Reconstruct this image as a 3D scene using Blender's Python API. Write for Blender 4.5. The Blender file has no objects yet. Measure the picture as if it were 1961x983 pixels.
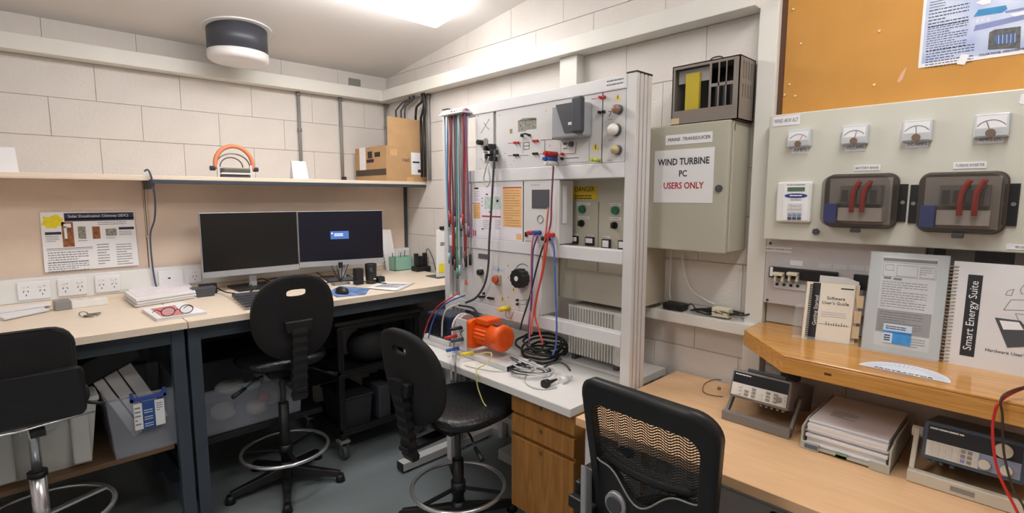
import bpy, math, random
from mathutils import Vector, Matrix
random.seed(7)
S = bpy.context.scene
COL = S.collection
V = Vector
# ------------------------------------------------------------------ camera
IW, IH, FPX = 1961, 983, 993.5
YAW, PIT = 0.76477, 0.11446
CAM = V((-2.18, -3.68, 1.52))
_cy, _sy, _cp, _sp = math.cos(YAW), math.sin(YAW), math.cos(PIT), math.sin(PIT)
FWD = V((_sy*_cp, _cy*_cp, -_sp)); RGT = V((_cy, -_sy, 0)); UPV = RGT.cross(FWD)
cd = bpy.data.cameras.new('camera'); cam = bpy.data.objects.new('camera', cd); COL.objects.link(cam)
cd.sensor_fit = 'HORIZONTAL'; cd.sensor_width = 36; cd.lens = FPX/IW*36; cd.clip_start = .02
cam.matrix_world = Matrix(((RGT.x, UPV.x, -FWD.x, CAM.x), (RGT.y, UPV.y, -FWD.y, CAM.y), (RGT.z, UPV.z, -FWD.z, CAM.z), (0, 0, 0, 1)))
S.camera = cam
def at(px, py, ax, v):
    """point of a world plane (axis = v) seen at photo pixel px, py"""
    r = FWD + RGT*((px-IW/2)/FPX) - UPV*((py-IH/2)/FPX)
    i = 'xyz'.index(ax)
    return CAM + r*((v-CAM[i])/r[i])
# ------------------------------------------------------------------ light
w = bpy.data.worlds.new('world'); S.world = w; w.use_nodes = True
w.node_tree.nodes['Background'].inputs[0].default_value = (.9, .95, 1, 1)
w.node_tree.nodes['Background'].inputs[1].default_value = 0   # closed room, no sky
LAMP_STRENGTH = 13.0
S.view_settings.view_transform = 'Standard'; S.view_settings.look = 'None'
S.view_settings.gamma = 1; S.view_settings.use_curve_mapping = False
S.view_settings.exposure = 0.6
# ------------------------------------------------------------------ materials
def lin(c):
    return tuple(((x/255)/12.92 if x/255 <= .04045 else (((x/255)+.055)/1.055)**2.4) for x in c)
MATS = {}
def mat(name, rgb, rough=.5, metal=0, var=.06, scale=8, bump=0, bscale=60, emit=0, alpha=1, trans=0, spec=.5, coat=0):
    if name in MATS: return MATS[name]
    m = bpy.data.materials.new(name); m.use_nodes = True; MATS[name] = m
    nt = m.node_tree; b = nt.nodes['Principled BSDF']; c = lin(rgb)
    b.inputs['Roughness'].default_value = rough; b.inputs['Metallic'].default_value = metal
    b.inputs['Specular IOR Level'].default_value = spec
    if coat: b.inputs['Coat Weight'].default_value = coat
    tc = nt.nodes.new('ShaderNodeTexCoord')
    if var:
        n = nt.nodes.new('ShaderNodeTexNoise'); n.inputs['Scale'].default_value = scale; n.inputs['Detail'].default_value = 4
        r = nt.nodes.new('ShaderNodeValToRGB')
        r.color_ramp.elements[0].position = .3; r.color_ramp.elements[1].position = .7
        r.color_ramp.elements[0].color = tuple(x*(1-var) for x in c)+(1,)
        r.color_ramp.elements[1].color = tuple(min(1, x*(1+var)) for x in c)+(1,)
        nt.links.new(tc.outputs['Object'], n.inputs['Vector']); nt.links.new(n.outputs['Fac'], r.inputs['Fac'])
        nt.links.new(r.outputs['Color'], b.inputs['Base Color'])
    else: b.inputs['Base Color'].default_value = c+(1,)
    if bump:
        n2 = nt.nodes.new('ShaderNodeTexNoise'); n2.inputs['Scale'].default_value = bscale; n2.inputs['Detail'].default_value = 6
        bp = nt.nodes.new('ShaderNodeBump'); bp.inputs['Strength'].default_value = bump; bp.inputs['Distance'].default_value = .01
        nt.links.new(tc.outputs['Object'], n2.inputs['Vector']); nt.links.new(n2.outputs['Fac'], bp.inputs['Height']); nt.links.new(bp.outputs['Normal'], b.inputs['Normal'])
    if emit:
        b.inputs['Emission Color'].default_value = c+(1,); b.inputs['Emission Strength'].default_value = emit
    if alpha < 1: b.inputs['Alpha'].default_value = alpha
    if trans: b.inputs['Transmission Weight'].default_value = trans
    return m
def woodmat(name, a, b_, rough=.4, scale=(1.2, 14, 14), dist=3.0, ramp=(.35, .65), coat=0):
    m = bpy.data.materials.new(name); m.use_nodes = True; MATS[name] = m; nt = m.node_tree; b = nt.nodes['Principled BSDF']
    b.inputs['Roughness'].default_value = rough; b.inputs['Coat Weight'].default_value = coat
    tc = nt.nodes.new('ShaderNodeTexCoord'); mp = nt.nodes.new('ShaderNodeMapping'); mp.inputs['Scale'].default_value = scale
    n = nt.nodes.new('ShaderNodeTexNoise'); n.inputs['Scale'].default_value = 3; n.inputs['Detail'].default_value = 5; n.inputs['Distortion'].default_value = dist
    r = nt.nodes.new('ShaderNodeValToRGB'); r.color_ramp.elements[0].position = ramp[0]; r.color_ramp.elements[1].position = ramp[1]
    r.color_ramp.elements[0].color = lin(a)+(1,); r.color_ramp.elements[1].color = lin(b_)+(1,)
    nt.links.new(tc.outputs['Object'], mp.inputs['Vector']); nt.links.new(mp.outputs['Vector'], n.inputs['Vector'])
    nt.links.new(n.outputs['Fac'], r.inputs['Fac']); nt.links.new(r.outputs['Color'], b.inputs['Base Color'])
    return m
M = dict(
 block=mat('painted_block', (221, 215, 210), .6, var=.03, scale=5, bump=.25, bscale=90),
 mortar=mat('painted_mortar', (221, 215, 210), .75, bump=.3),
 ceil=mat('ceiling_paint', (230, 226, 224), .8, var=.02, scale=2),
 floor=mat('floor_vinyl', (126, 134, 137), .42, var=.12, scale=3, bump=.05, bscale=200),
 trunk=mat('trunking_paint', (228, 226, 220), .45, var=.02),
 white=mat('white_plastic', (232, 232, 229), .4, var=.015),
 paper=mat('white_paper', (238, 237, 240), .8, var=.01),
 cream=mat('cream_enamel', (209, 207, 195), .38, var=.02, scale=3),
 sage=mat('cream_green_enamel', (184, 181, 165), .38, var=.03, scale=3),
 lgrey=mat('light_grey_enamel', (214, 212, 212), .4, var=.02),
 mgrey=mat('mid_grey', (140, 138, 136), .45, var=.04),
 dgrey=mat('dark_grey', (72, 74, 80), .45, var=.04),
 black=mat('black_plastic', (26, 26, 28), .45, var=.1),
 blackfab=mat('black_fabric', (24, 23, 25), .8, var=.2, scale=120, bump=.4, bscale=600),
 vinyl=mat('black_vinyl', (26, 26, 28), .34, var=.1, bump=.35, bscale=70),
 chrome=mat('chrome', (225, 225, 228), .22, .85, var=0),
 alu=mat('aluminium', (222, 220, 220), .4, .15, var=.03),
 steel=mat('steel', (150, 150, 152), .35, .8, var=.05),
 benchleg=mat('bench_blue_grey', (60, 70, 80), .5, var=.06),
 benchtop=mat('bench_laminate', (236, 219, 200), .45, var=.02, scale=20),
 benchpanel=mat('beige_pinboard', (222, 202, 184), .8, var=.03, scale=10),
 benchedge=mat('bench_edge', (236, 219, 200), .5, var=.03),
 pin=mat('ochre_pinboard', (202, 146, 72), .85, var=.05, scale=6, bump=.1, bscale=300),
 card=mat('cardboard', (188, 150, 108), .8, var=.06, scale=14),
 orange=mat('orange_enamel', (238, 92, 20), .4, var=.03),
 red=mat('red_plastic', (196, 40, 36), .4, var=.05),
 blue=mat('blue_plastic', (52, 84, 168), .4, var=.05),
 yellow=mat('yellow_plastic', (232, 206, 50), .45, var=.05),
 green=mat('green_plastic', (28, 110, 72), .4, var=.05),
 teal=mat('mint_plastic', (150, 200, 182), .5, var=.04),
 brown=mat('brown_board', (118, 92, 66), .6, var=.08),
 ink=mat('black_ink', (40, 40, 46), .7, var=0),
 greyink=mat('grey_ink', (120, 120, 126), .7, var=0),
 redink=mat('red_ink', (176, 44, 48), .7, var=0),
 navyink=mat('navy_ink', (48, 54, 74), .7, var=0),
 whiteink=mat('white_ink', (235, 235, 235), .7, var=0),
 yellowink=mat('yellow_ink', (238, 220, 40), .7, var=.08, scale=60),
 orangeink=mat('orange_ink', (240, 186, 120), .7, var=.03),
 skin=mat('sepia_print', (150, 96, 60), .7, var=.5, scale=60),
 gprint=mat('grey_print', (140, 140, 130), .7, var=.5, scale=80),
 bprint=mat('blue_print', (70, 130, 205), .6, var=.2, scale=40),
)
M['wood'] = woodmat('pine_edge', (186, 126, 56), (220, 166, 90), .38, (10, .8, 22), 2.2, (.3, .7), .2)
M['woodtop'] = woodmat('pine_top', (186, 126, 56), (220, 166, 90), .22, (9, .7, 9), 1.5, (.3, .7), .3)
M['desk'] = woodmat('beech_laminate', (222, 180, 136), (232, 192, 150), .4, (12, 1.5, 12), 1, (.3, .7))
M['ped'] = woodmat('oak_veneer', (150, 100, 44), (178, 124, 62), .45, (8, 14, 1.2), 1.2)
def glassmat(name, rgb, alpha, rough=.08):
    m = bpy.data.materials.new(name); m.use_nodes = True; MATS[name] = m; nt = m.node_tree
    b = nt.nodes['Principled BSDF']; b.inputs['Base Color'].default_value = lin(rgb)+(1,)
    b.inputs['Roughness'].default_value = rough; b.inputs['Alpha'].default_value = alpha
    n = nt.nodes.new('ShaderNodeTexNoise'); n.inputs['Scale'].default_value = 6
    mr = nt.nodes.new('ShaderNodeMapRange'); mr.inputs['To Min'].default_value = max(.02, rough-.03); mr.inputs['To Max'].default_value = rough+.05
    nt.links.new(n.outputs['Fac'], mr.inputs['Value']); nt.links.new(mr.outputs['Result'], b.inputs['Roughness'])
    return m
M['clear'] = glassmat('clear_acrylic', (225, 228, 230), .16)
M['smoke'] = glassmat('smoked_cover', (78, 70, 64), .28, .06)
M['tub'] = glassmat('frosted_clear_tub', (196, 202, 216), .27, .3)
M['tubwhite'] = mat('milky_tub', (206, 208, 204), .45, var=.03)
# ------------------------------------------------------------------ mesh builder
class MB:
    def __init__(s): s.v = []; s.f = []; s.sm = []
    def add(s, vs, fs, smooth=False):
        o = len(s.v); s.v += [tuple(v) for v in vs]; s.f += [tuple(i+o for i in f) for f in fs]; s.sm += [smooth]*len(fs); return s
    def box(s, a, b):
        x0, x1 = sorted((a[0], b[0])); y0, y1 = sorted((a[1], b[1])); z0, z1 = sorted((a[2], b[2]))
        return s.add([(x0,y0,z0),(x1,y0,z0),(x1,y1,z0),(x0,y1,z0),(x0,y0,z1),(x1,y0,z1),(x1,y1,z1),(x0,y1,z1)],
                     [(3,2,1,0),(4,5,6,7),(0,1,5,4),(1,2,6,5),(2,3,7,6),(3,0,4,7)])
    def boxc(s, c, sz, rot=None):
        h = V(sz)/2; R = rot or Matrix.Identity(3); c = V(c)
        vs = [c+R@V((sx*h.x, sy*h.y, sz_*h.z)) for sz_ in (-1, 1) for sx, sy in ((-1,-1),(1,-1),(1,1),(-1,1))]
        return s.add(vs, [(3,2,1,0),(4,5,6,7),(0,1,5,4),(1,2,6,5),(2,3,7,6),(3,0,4,7)])
    def prism(s, pts, d, smooth=False):
        n = len(pts); d = V(d); pts = [V(p) for p in pts]
        nrm = V((0,0,0))
        for i in range(n): nrm += (pts[i]-pts[0]).cross(pts[(i+1) % n]-pts[0])
        if nrm.dot(d) > 0: pts = pts[::-1]
        s.add(pts+[p+d for p in pts], [tuple(range(n)), tuple(range(2*n-1, n-1, -1))])
        o = len(s.v)-2*n
        s.f += [(o+i, o+n+i, o+n+(i+1) % n, o+(i+1) % n)[::1] for i in range(n)]; s.sm += [smooth]*n
        return s
    def cyl(s, p0, p1, r0, r1=None, n=16, cap=True, smooth=True):
        p0, p1 = V(p0), V(p1); r1 = r0 if r1 is None else r1
        a = (p1-p0).normalized(); u = a.orthogonal().normalized(); w_ = a.cross(u)
        cs = [(math.cos(2*math.pi*i/n), math.sin(2*math.pi*i/n)) for i in range(n)]
        s.add([p0+(u*c+w_*q)*r0 for c, q in cs]+[p1+(u*c+w_*q)*r1 for c, q in cs],
              [(i, (i+1) % n, n+(i+1) % n, n+i) for i in range(n)], smooth)
        if cap:
            o = len(s.v)-2*n; s.f += [tuple(range(o+n-1, o-1, -1)), tuple(range(o+n, o+2*n))]; s.sm += [False, False]
        return s
    def tube(s, pts, r, n=6, closed=False):
        pts = [V(p) for p in pts]; m = len(pts); u = None; rings = []
        for i in range(m):
            a = pts[(i+1) % m] if (closed or i < m-1) else pts[i]; b = pts[i-1] if (closed or i > 0) else pts[i]
            t = (a-b)
            t = t.normalized() if t.length > 1e-9 else V((0,0,1))
            if u is None: u = t.orthogonal().normalized()
            else:
                u = u-t*u.dot(t); u = u.normalized() if u.length > 1e-6 else t.orthogonal().normalized()
            w_ = t.cross(u); rr = r[i] if isinstance(r, (list, tuple)) else r
            rings.append([pts[i]+(u*math.cos(2*math.pi*k/n)+w_*math.sin(2*math.pi*k/n))*rr for k in range(n)])
        fs = []; L = m if closed else m-1
        for i in range(L):
            for k in range(n): fs.append((i*n+k, i*n+(k+1) % n, ((i+1) % m)*n+(k+1) % n, ((i+1) % m)*n+k))
        s.add([p for q in rings for p in q], fs, True)
        if not closed:
            o = len(s.v)-m*n; s.f += [tuple(range(o+n-1, o-1, -1)), tuple(range(o+(m-1)*n, o+m*n))]; s.sm += [False, False]
        return s
    def torus(s, c, R, r, nrm=(0,0,1), n=36, k=8):
        nrm = V(nrm).normalized(); u = nrm.orthogonal().normalized(); w_ = nrm.cross(u); c = V(c)
        return s.tube([c+(u*math.cos(2*math.pi*i/n)+w_*math.sin(2*math.pi*i/n))*R for i in range(n)], r, k, True)
    def loft(s, rings, smooth=True, cap=True):
        n = len(rings[0]); m = len(rings); fs = []
        for i in range(m-1):
            for k in range(n): fs.append((i*n+k, i*n+(k+1) % n, (i+1)*n+(k+1) % n, (i+1)*n+k))
        s.add([p for q in rings for p in q], fs, smooth)
        if cap:
            o = len(s.v)-m*n; s.f += [tuple(range(o+n-1, o-1, -1)), tuple(range(o+(m-1)*n, o+m*n))]; s.sm += [False, False]
        return s
    def quad(s, a, b, c, d): return s.add([a, b, c, d], [(0, 1, 2, 3)])
    def build(s, name, m, parent=None, bevel=0, seg=2, local=False, subsurf=0):
        me = bpy.data.meshes.new(name); me.from_pydata(s.v, [], s.f); me.update()
        for p, q in zip(me.polygons, s.sm): p.use_smooth = q
        me.materials.append(M[m] if isinstance(m, str) else m)
        o = bpy.data.objects.new(name, me); COL.objects.link(o)
        WM[o.name] = Matrix.Identity(4)
        if parent: setparent(o, parent, local)
        if bevel:
            b = o.modifiers.new('bevel', 'BEVEL'); b.width = bevel; b.segments = seg; b.limit_method = 'ANGLE'; b.angle_limit = .6
        if subsurf:
            q = o.modifiers.new('subsurf', 'SUBSURF'); q.levels = subsurf; q.render_levels = subsurf
        return o
WM = {}
def setparent(o, p, local=False):
    o.parent = p
    if local: WM[o.name] = WM[p.name].copy()
    else: o.matrix_parent_inverse = WM[p.name].inverted()
def tag(o, label, cat, group=None, kind=None):
    o['label'] = label; o['category'] = cat
    if group: o['group'] = group
    if kind: o['kind'] = kind
    return o
def thing(name, label, cat, loc=(0,0,0), rotz=0, group=None):
    o = bpy.data.objects.new(name, None); COL.objects.link(o); o.empty_display_size = .05
    o.location = loc; o.rotation_euler = (0, 0, rotz)
    WM[o.name] = Matrix.Translation(V(loc)) @ Matrix.Rotation(rotz, 4, 'Z')
    return tag(o, label, cat, group)
def struct(o, label=None):
    o['kind'] = 'structure'
    if label: o['label'] = label
    return o
def dup(root, loc, rotz=None, label=None, group=None):
    def cp(o, par):
        c = o.copy(); COL.objects.link(c)
        if par: c.parent = par
        for ch in list(o.children): cp(ch, c)
        return c
    r = cp(root, None); r.location = loc
    if rotz is not None: r.rotation_euler = (0, 0, rotz)
    WM[r.name] = Matrix.Translation(V(loc)) @ Matrix.Rotation(rotz if rotz is not None else root.rotation_euler.z, 4, 'Z')
    if label: r['label'] = label
    if group: r['group'] = group
    return r
OUT = {'x': V((-1,0,0)), 'y': V((0,-1,0)), 'z': V((0,0,1))}
def pbox(mb, ax, v, tl, br, t, d0=0):
    """box lying on plane ax=v, between two photo pixels seen on that plane, from d0 to d0+t out of it"""
    a, b = at(*tl, ax, v), at(*br, ax, v); n = OUT[ax]
    return mb.box(a+n*d0, b+n*(d0+t))
def ppoly(mb, ax, v, pts, t, d0=0):
    n = OUT[ax]; return mb.prism([at(*p, ax, v)+n*d0 for p in pts], n*t)
def text(body, size, m, parent, o, u, vup, name='lettering', sx=1.0, ext=.0004, align='CENTER', bold=0, fit=None):
    """flat lettering: o = anchor, u = reading direction, vup = up"""
    cu = bpy.data.curves.new(name, 'FONT'); cu.body = body; cu.size = size; cu.align_x = align; cu.align_y = 'CENTER'; cu.extrude = ext; cu.resolution_u = 2; cu.offset = bold
    t = bpy.data.objects.new(name, cu); COL.objects.link(t)
    dg = bpy.context.evaluated_depsgraph_get(); me = bpy.data.meshes.new_from_object(t.evaluated_get(dg))
    bpy.data.objects.remove(t); bpy.data.curves.remove(cu)
    u = V(u).normalized(); vup = V(vup).normalized(); n = u.cross(vup)
    if fit:
        xs_ = [v_.co.x for v_ in me.vertices]; sx = min(1.15, fit/(max(xs_)-min(xs_)))
    me.transform(Matrix(((u.x*sx, vup.x, n.x, o[0]), (u.y*sx, vup.y, n.y, o[1]), (u.z*sx, vup.z, n.z, o[2]), (0,0,0,1))))
    me.materials.clear(); me.materials.append(M[m]); me.name = name
    ob = bpy.data.objects.new(name, me); COL.objects.link(ob); WM[ob.name] = Matrix.Identity(4)
    setparent(ob, parent); return ob
def dashes(mb, o, u, vd, W_, H_, rows, h=.35, fill=.9, seed=1, t=.0004, wmin=.02, wmax=.09):
    """rows of short printed words on a surface: o = top-left, u = right, vd = down"""
    rnd = random.Random(seed); u = V(u).normalized(); vd = V(vd).normalized(); n = u.cross(-vd).normalized(); o = V(o)
    for r in range(rows):
        x = 0; end = W_*(fill if r % 4 != 3 else fill*rnd.uniform(.35, .8)); y = H_*(r+.5)/rows; hh = H_/rows*h
        while x < end:
            l = min(rnd.uniform(wmin, wmax)*W_, end-x)
            p = o+u*x+vd*(y-hh/2)+n*t
            mb.quad(p+vd*hh, p+vd*hh+u*l, p+u*l, p); x += l+W_*.018
    return mb
def arc(c, r, a0, a1, n, u=V((1,0,0)), v=V((0,0,1))):
    c = V(c); return [c+u*(r*math.cos(a0+(a1-a0)*i/n))+v*(r*math.sin(a0+(a1-a0)*i/n)) for i in range(n+1)]
def spline(pts, k=6):
    """Catmull-Rom through points"""
    P = [V(p) for p in pts]; P = [P[0]*2-P[1]]+P+[P[-1]*2-P[-2]]; out = []
    for i in range(1, len(P)-2):
        for j in range(k):
            t = j/k; a, b, c, d = P[i-1:i+3]
            out.append(.5*((2*b)+(c-a)*t+(2*a-5*b+4*c-d)*t*t+(3*b-a-3*c+d)*t**3))
    out.append(P[-2]); return out
def rrect(w_, h, r, n=4):
    """rounded rectangle outline in 2-D, centred"""
    o = []
    for cx, cy, a in ((w_/2-r, h/2-r, 0), (-w_/2+r, h/2-r, 90), (-w_/2+r, -h/2+r, 180), (w_/2-r, -h/2+r, 270)):
        for i in range(n+1):
            t = math.radians(a+90*i/n); o.append((cx+r*math.cos(t), cy+r*math.sin(t)))
    return o
# ------------------------------------------------------------------ the room
CZ = lambda y: 2.434-.121*y
XL, YF = -4.3, -6.0
floor = struct(MB().box((XL, YF, -.06), (0, 0, 0)).build('floor', 'floor'), 'blue-grey vinyl floor of the laboratory')
c = MB().add([(XL-.1, .1, CZ(.1)), (.1, .1, CZ(.1)), (.1, YF-.1, CZ(YF-.1)), (XL-.1, YF-.1, CZ(YF-.1))]+
             [(XL-.1, .1, CZ(.1)+.06), (.1, .1, CZ(.1)+.06), (.1, YF-.1, CZ(YF-.1)+.06), (XL-.1, YF-.1, CZ(YF-.1)+.06)],
             [(0,1,2,3),(7,6,5,4),(0,4,5,1),(1,5,6,2),(2,6,7,3),(3,7,4,0)])
struct(c.build('ceiling', 'ceil'), 'off-white sloping ceiling')
def gable(x0, x1):
    return MB().prism([(x0, .1, -.06), (x0, YF-.1, -.06), (x0, YF-.1, CZ(YF-.1)), (x0, .1, CZ(.1))], (x1-x0, 0, 0))
BD = .006
wall_back = struct(MB().box((XL-.1, BD, -.06), (.1, .1, CZ(0))).build('wall_back', 'mortar'), 'painted concrete block wall behind the long bench')
wall_right = struct(gable(BD, .1).build('wall_right', 'mortar'), 'painted concrete block wall behind the rack and switch panels')
struct(gable(XL-.1, XL).build('wall_left', 'block')); struct(MB().box((XL-.1, YF-.1, -.06), (.1, YF, CZ(YF))).build('wall_front', 'block'))
def blockmesh(L):
    mb = MB(); e = .0012; a, b = 0, L-.0005; z0, z1 = 0, .1975
    mb.add([(a,0,z0),(b,0,z0),(b,0,z1),(a,0,z1),(a+e,-BD,z0+e),(b-e,-BD,z0+e),(b-e,-BD,z1-e),(a+e,-BD,z1-e)],
           [(4,5,6,7),(0,1,5,4),(1,2,6,5),(2,3,7,6),(3,0,4,7)])
    me = bpy.data.meshes.new('block'); me.from_pydata(mb.v, [], mb.f); me.materials.append(M['block']); return me
BM = {l: blockmesh(l) for l in (.4, .2)}
def blocks(wall, p0, dirv, length, off, ztop):
    """running-bond blocks as children of a wall; face lies on the room plane"""
    rot = math.atan2(dirv[1], dirv[0])
    for k in range(14):
        z = .04+.2*k
        s = -(.2 if (k+off) % 2 else 0)-.02
        while s < length:
            s0 = s; L = .4
            if s0 < 0: s0, L = s+.2, .2
            if s0+L < .03: s += .4; continue
            p = V(p0)+V(dirv)*s0
            if z < ztop(p, V(p0)+V(dirv)*(s0+L)):
                b = bpy.data.objects.new('block', BM[L]); COL.objects.link(b); b.parent = wall
                b.location = (p.x, p.y, z); b.rotation_euler = (0, 0, rot)
            s += .4
# back wall: left to right (+x); only what can be seen (above the bench panel and under the bench ends)
for k in range(12):
    z = .04+.2*k; s = -3.0+(.2 if k % 2 else 0)
    while s < -.01:
        L = .4 if s+.4 <= .02 else .2
        b = bpy.data.objects.new('block', BM[L]); COL.objects.link(b); b.parent = wall_back; b.location = (s, BD, z); s += L
for k in range(15):
    z = .04+.2*k; s = 0 if k % 2 else -.2
    while s < 4.6:
        s0, L = (s, .4) if s >= 0 else (0, .2)
        yc = -(s0+L)
        if z < CZ(yc)-.0:
            b = bpy.data.objects.new('block', BM[L]); COL.objects.link(b); b.parent = wall_right
            b.location = (BD, -s0, z); b.rotation_euler = (0, 0, -math.pi/2)
        s = s0+L
# cable trunking under the ceiling
t1 = MB().box((-3.2, 0, 2.238), (-.0, -.095, 2.318)).build('trim_1', 'trunk', bevel=.003); struct(t1, 'white square trunking along the wall above the bench')
MB().box((-1.345, -.0955, 2.238), (-1.342, -.096, 2.318)).box((-1.237, -.0955, 2.238), (-1.234, -.096, 2.318)).build('cover_joint', 'trunk', t1)
t2 = MB().box((0, -.095, 2.238), (-.1, -2.835, 2.318)).build('trim_2', 'trunk', bevel=.003); struct(t2, 'white square trunking along the wall above the rack')
struct(MB().box((0, -1.83, 1.2), (-.06, -1.945, 2.238)).build('trim_3', 'trunk', bevel=.003), 'white upright trunking dropping down behind the rack')
struct(MB().box((0, -2.834, .6), (-.05, -2.905, 2.85)).build('trim_4', 'trunk', bevel=.003), 'white upright boxed trunking between cabinet and pinboard')
led = MB().prism([(0, -2.395, 1.013), (-.085, -2.36, 1.013), (-.085, -2.36, .955), (0, -2.395, .955)], (0, -.001, 0))
led = MB().add([(0,-2.40,1.013),(-.085,-2.375,1.008),(-.085,-2.375,.962),(0,-2.375,.94),(0,-2.905,1.013),(-.085,-2.905,1.008),(-.085,-2.905,.962),(0,-2.905,.94)],
               [(3,2,1,0),(4,5,6,7),(0,1,5,4),(1,2,6,5),(2,3,7,6),(3,0,4,7)])
ledge = led.build('trim_5', 'trunk', bevel=.002); struct(ledge, 'white ledge trunking under the grey-green cabinet')
# small dark vents high on the walls
for nm, ax, tl, br in (('vent_plate', 'y', (667, 149), (690, 166)),):
    g = MB(); pbox(g, ax, 0, tl, br, .006); o = g.build(nm, 'mgrey', bevel=.001); tag(o, 'small grey square plate on block wall above trunking near the corner', 'wall plate')
# conduits
def conduit(x, z0, z1, label, ax='y', r=.011, clips=()):
    t = thing('conduit_pipe', label, 'conduit', (x, -.016, z0) if ax == 'y' else (-.016, x, z0))
    P = (lambda z: (x, -.014, z)) if ax == 'y' else (lambda z: (-.014, x, z))
    MB().cyl(P(z0), P(z1), r, n=12).build('pipe', 'mgrey', t)
    for z in clips:
        MB().cyl(P(z-.01), P(z+.01), r*1.35, n=12).build('saddle', 'steel', t)
conduit(-.70, 1.64, 2.24, 'grey conduit with saddle clip rising behind the white card', clips=(1.98, 2.22))
conduit(-.397, 1.64, 2.24, 'grey conduit on block wall beside the cardboard carton', clips=(2.225,))
conduit(-.03, 1.64, 2.24, 'grey conduit in the corner of the room above the carton', r=.009, clips=(2.06,))
conduit(-.575, 1.64, 2.24, 'grey twin conduit on rack wall above the carton', ax='x', clips=(2.22,))
conduit(-.525, 1.64, 2.24, 'thin grey conduit on rack wall above the carton', ax='x', r=.008, clips=(2.22,))
# cables looping down from trunking into the carton's corner
CB = [((758,212),(772,196),(790,190)), ((768,212),(776,198),(784,192)), ((775,218),(777,203),(792,190)), ((796,224),(798,205),(808,194)), ((806,226),(811,206),(811,188)), ((812,226),(814,205),(812,186))]
for i, pts in enumerate(CB):
    g = MB().tube(spline([at(*p, 'x', -.05) for p in pts]+[V((-.05, at(*pts[-1], 'x', -.05).y, 2.25))]), .006 if i < 3 else .009, 6)
    # let the lower end run down behind the carton to the shelf
    a = at(*pts[0], 'x', -.05); g.tube([a, (a.x, a.y, 1.66)], .006 if i < 3 else .009, 6)
    tag(g.build('power_cable', 'dgrey' if i < 3 else 'black'), ['thin grey cable curving out of trunking behind carton', 'thick black cable hanging from trunking behind carton'][i > 2], 'cable', ['thin grey cables behind carton', 'thick black cables behind carton'][i > 2])
# ------------------------------------------------------------------ ceiling lights
slope = math.atan(.121)
def troffer(x, y, label, L=1.2, W_=.25, name='ceiling_light'):
    """surface mounted luminaire: x,y = its centre"""
    t = thing(name, label, 'light', (x, y, CZ(y)), 0, 'long fluorescent ceiling lights')
    R = Matrix.Rotation(-slope, 3, 'X')
    MB().boxc(V((x, y, CZ(y)-.012)), (L+.02, W_+.02, .024), R).build('housing', 'white', t, bevel=.003)
    g = MB(); pr = [(-W_/2, 0), (-W_/2+.012, -.062), (-W_/2+.03, -.075), (W_/2-.03, -.075), (W_/2-.012, -.062), (W_/2, 0)]
    ring = lambda dx: [V((x+dx, y, CZ(y)-.024))+R@V((0, a, b)) for a, b in pr]
    g.loft([ring(-L/2), ring(L/2)], False)
    m = mat('lit_diffuser', (255, 252, 248), .5, var=0, emit=LAMP_STRENGTH)
    g.build('diffuser', m, t)
    return t
troffer(-.96, -1.245, 'lit white fluorescent ceiling light near the rack')
troffer(-.96, -3.6, 'lit white fluorescent ceiling light in front of the pinboard', name='desk_ceiling_light_offscreen')
troffer(-2.9, -2.6, 'lit white fluorescent ceiling light over the aisle', name='aisle_ceiling_light_offscreen')
LXc, LYc, LZc = -1.165, -.335, 2.29
t = thing('round_ceiling_lamp', 'round ceiling lamp with charcoal drum and pale opal cover', 'light', (LXc, LYc, LZc))
MB().cyl((LXc, LYc, LZc+.05), (LXc, LYc, 2.485), .158, n=48).build('drum', mat('charcoal_drum', (74, 76, 86), .4, .2, var=.02), t)
g = MB(); pr = [(0, LZc-.002), (.11, LZc), (.145, LZc+.004), (.158, LZc+.014), (.161, LZc+.025), (.161, LZc+.055), (0, LZc+.055)]
g.loft([[V((LXc+r*math.cos(2*math.pi*k/48), LYc+r*math.sin(2*math.pi*k/48), z)) for k in range(48)] for r, z in [(max(a, .001), b) for a, b in pr]])
g.build('opal_cover', mat('opal_cover', (232, 230, 230), .35, var=0), t)
R = Matrix.Rotation(-slope, 4, 'X')
g = MB().cyl((0,0,-.008), (0,0,0), .185, n=48); g.v = [tuple(V((LXc, LYc, CZ(LYc)))+(R@V(p))) for p in g.v]; g.build('ceiling_rose', 'white', t)
# ------------------------------------------------------------------ long bench on the back wall
BZ, BF, BP = .985, -1.13, -.25       # top height, front edge, back panel plane
panel = thing('bench_back_panel', 'beige fabric back panel standing behind the long bench', 'panel', (-1.4, BP+.012, .9))
xs = at(280, 440, 'y', BP).x
MB().box((-3.1, BP, .93), (xs-.002, BP+.024, 1.615)).build('panel_board', 'benchpanel', panel, bevel=.003)
MB().box((xs+.002, BP, .93), (-.012, BP+.024, 1.615)).build('panel_board', 'benchpanel', panel, bevel=.003)
MB().box((-.03, BP-.004, .93), (-.003, BP+.03, 1.6)).build('end_post', 'dgrey', panel)
MB().box((xs-.002, BP-.012, 1.3), (xs+.012, BP, 1.6)).build('bracket', 'benchpanel', panel, bevel=.002)
MB().box((xs+.001, BP-.0125, 1.31), (xs+.005, BP-.012, 1.59)).build('slot', 'dgrey', panel)
shelf = thing('wall_shelf', 'long beige shelf with dark front rail above the bench', 'shelf', (-1.5, BP, 1.6))
MB().box((-3.1, -.512, 1.607), (-.003, -.006, 1.628)).build('shelf_board', 'benchtop', shelf, bevel=.002)
MB().box((xs-.01, -.515, 1.588), (-.006, -.495, 1.607)).build('front_rail', 'benchleg', shelf, bevel=.002)
MB().box((-3.1, -.513, 1.603), (xs-.012, -.505, 1.607)).build('edge_strip', 'benchedge', shelf)
for x in (-3.0, xs): MB().box((x, -.5, 1.56), (x+.012, -.25, 1.606)).build('bracket_arm', 'benchleg', shelf)
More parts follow.
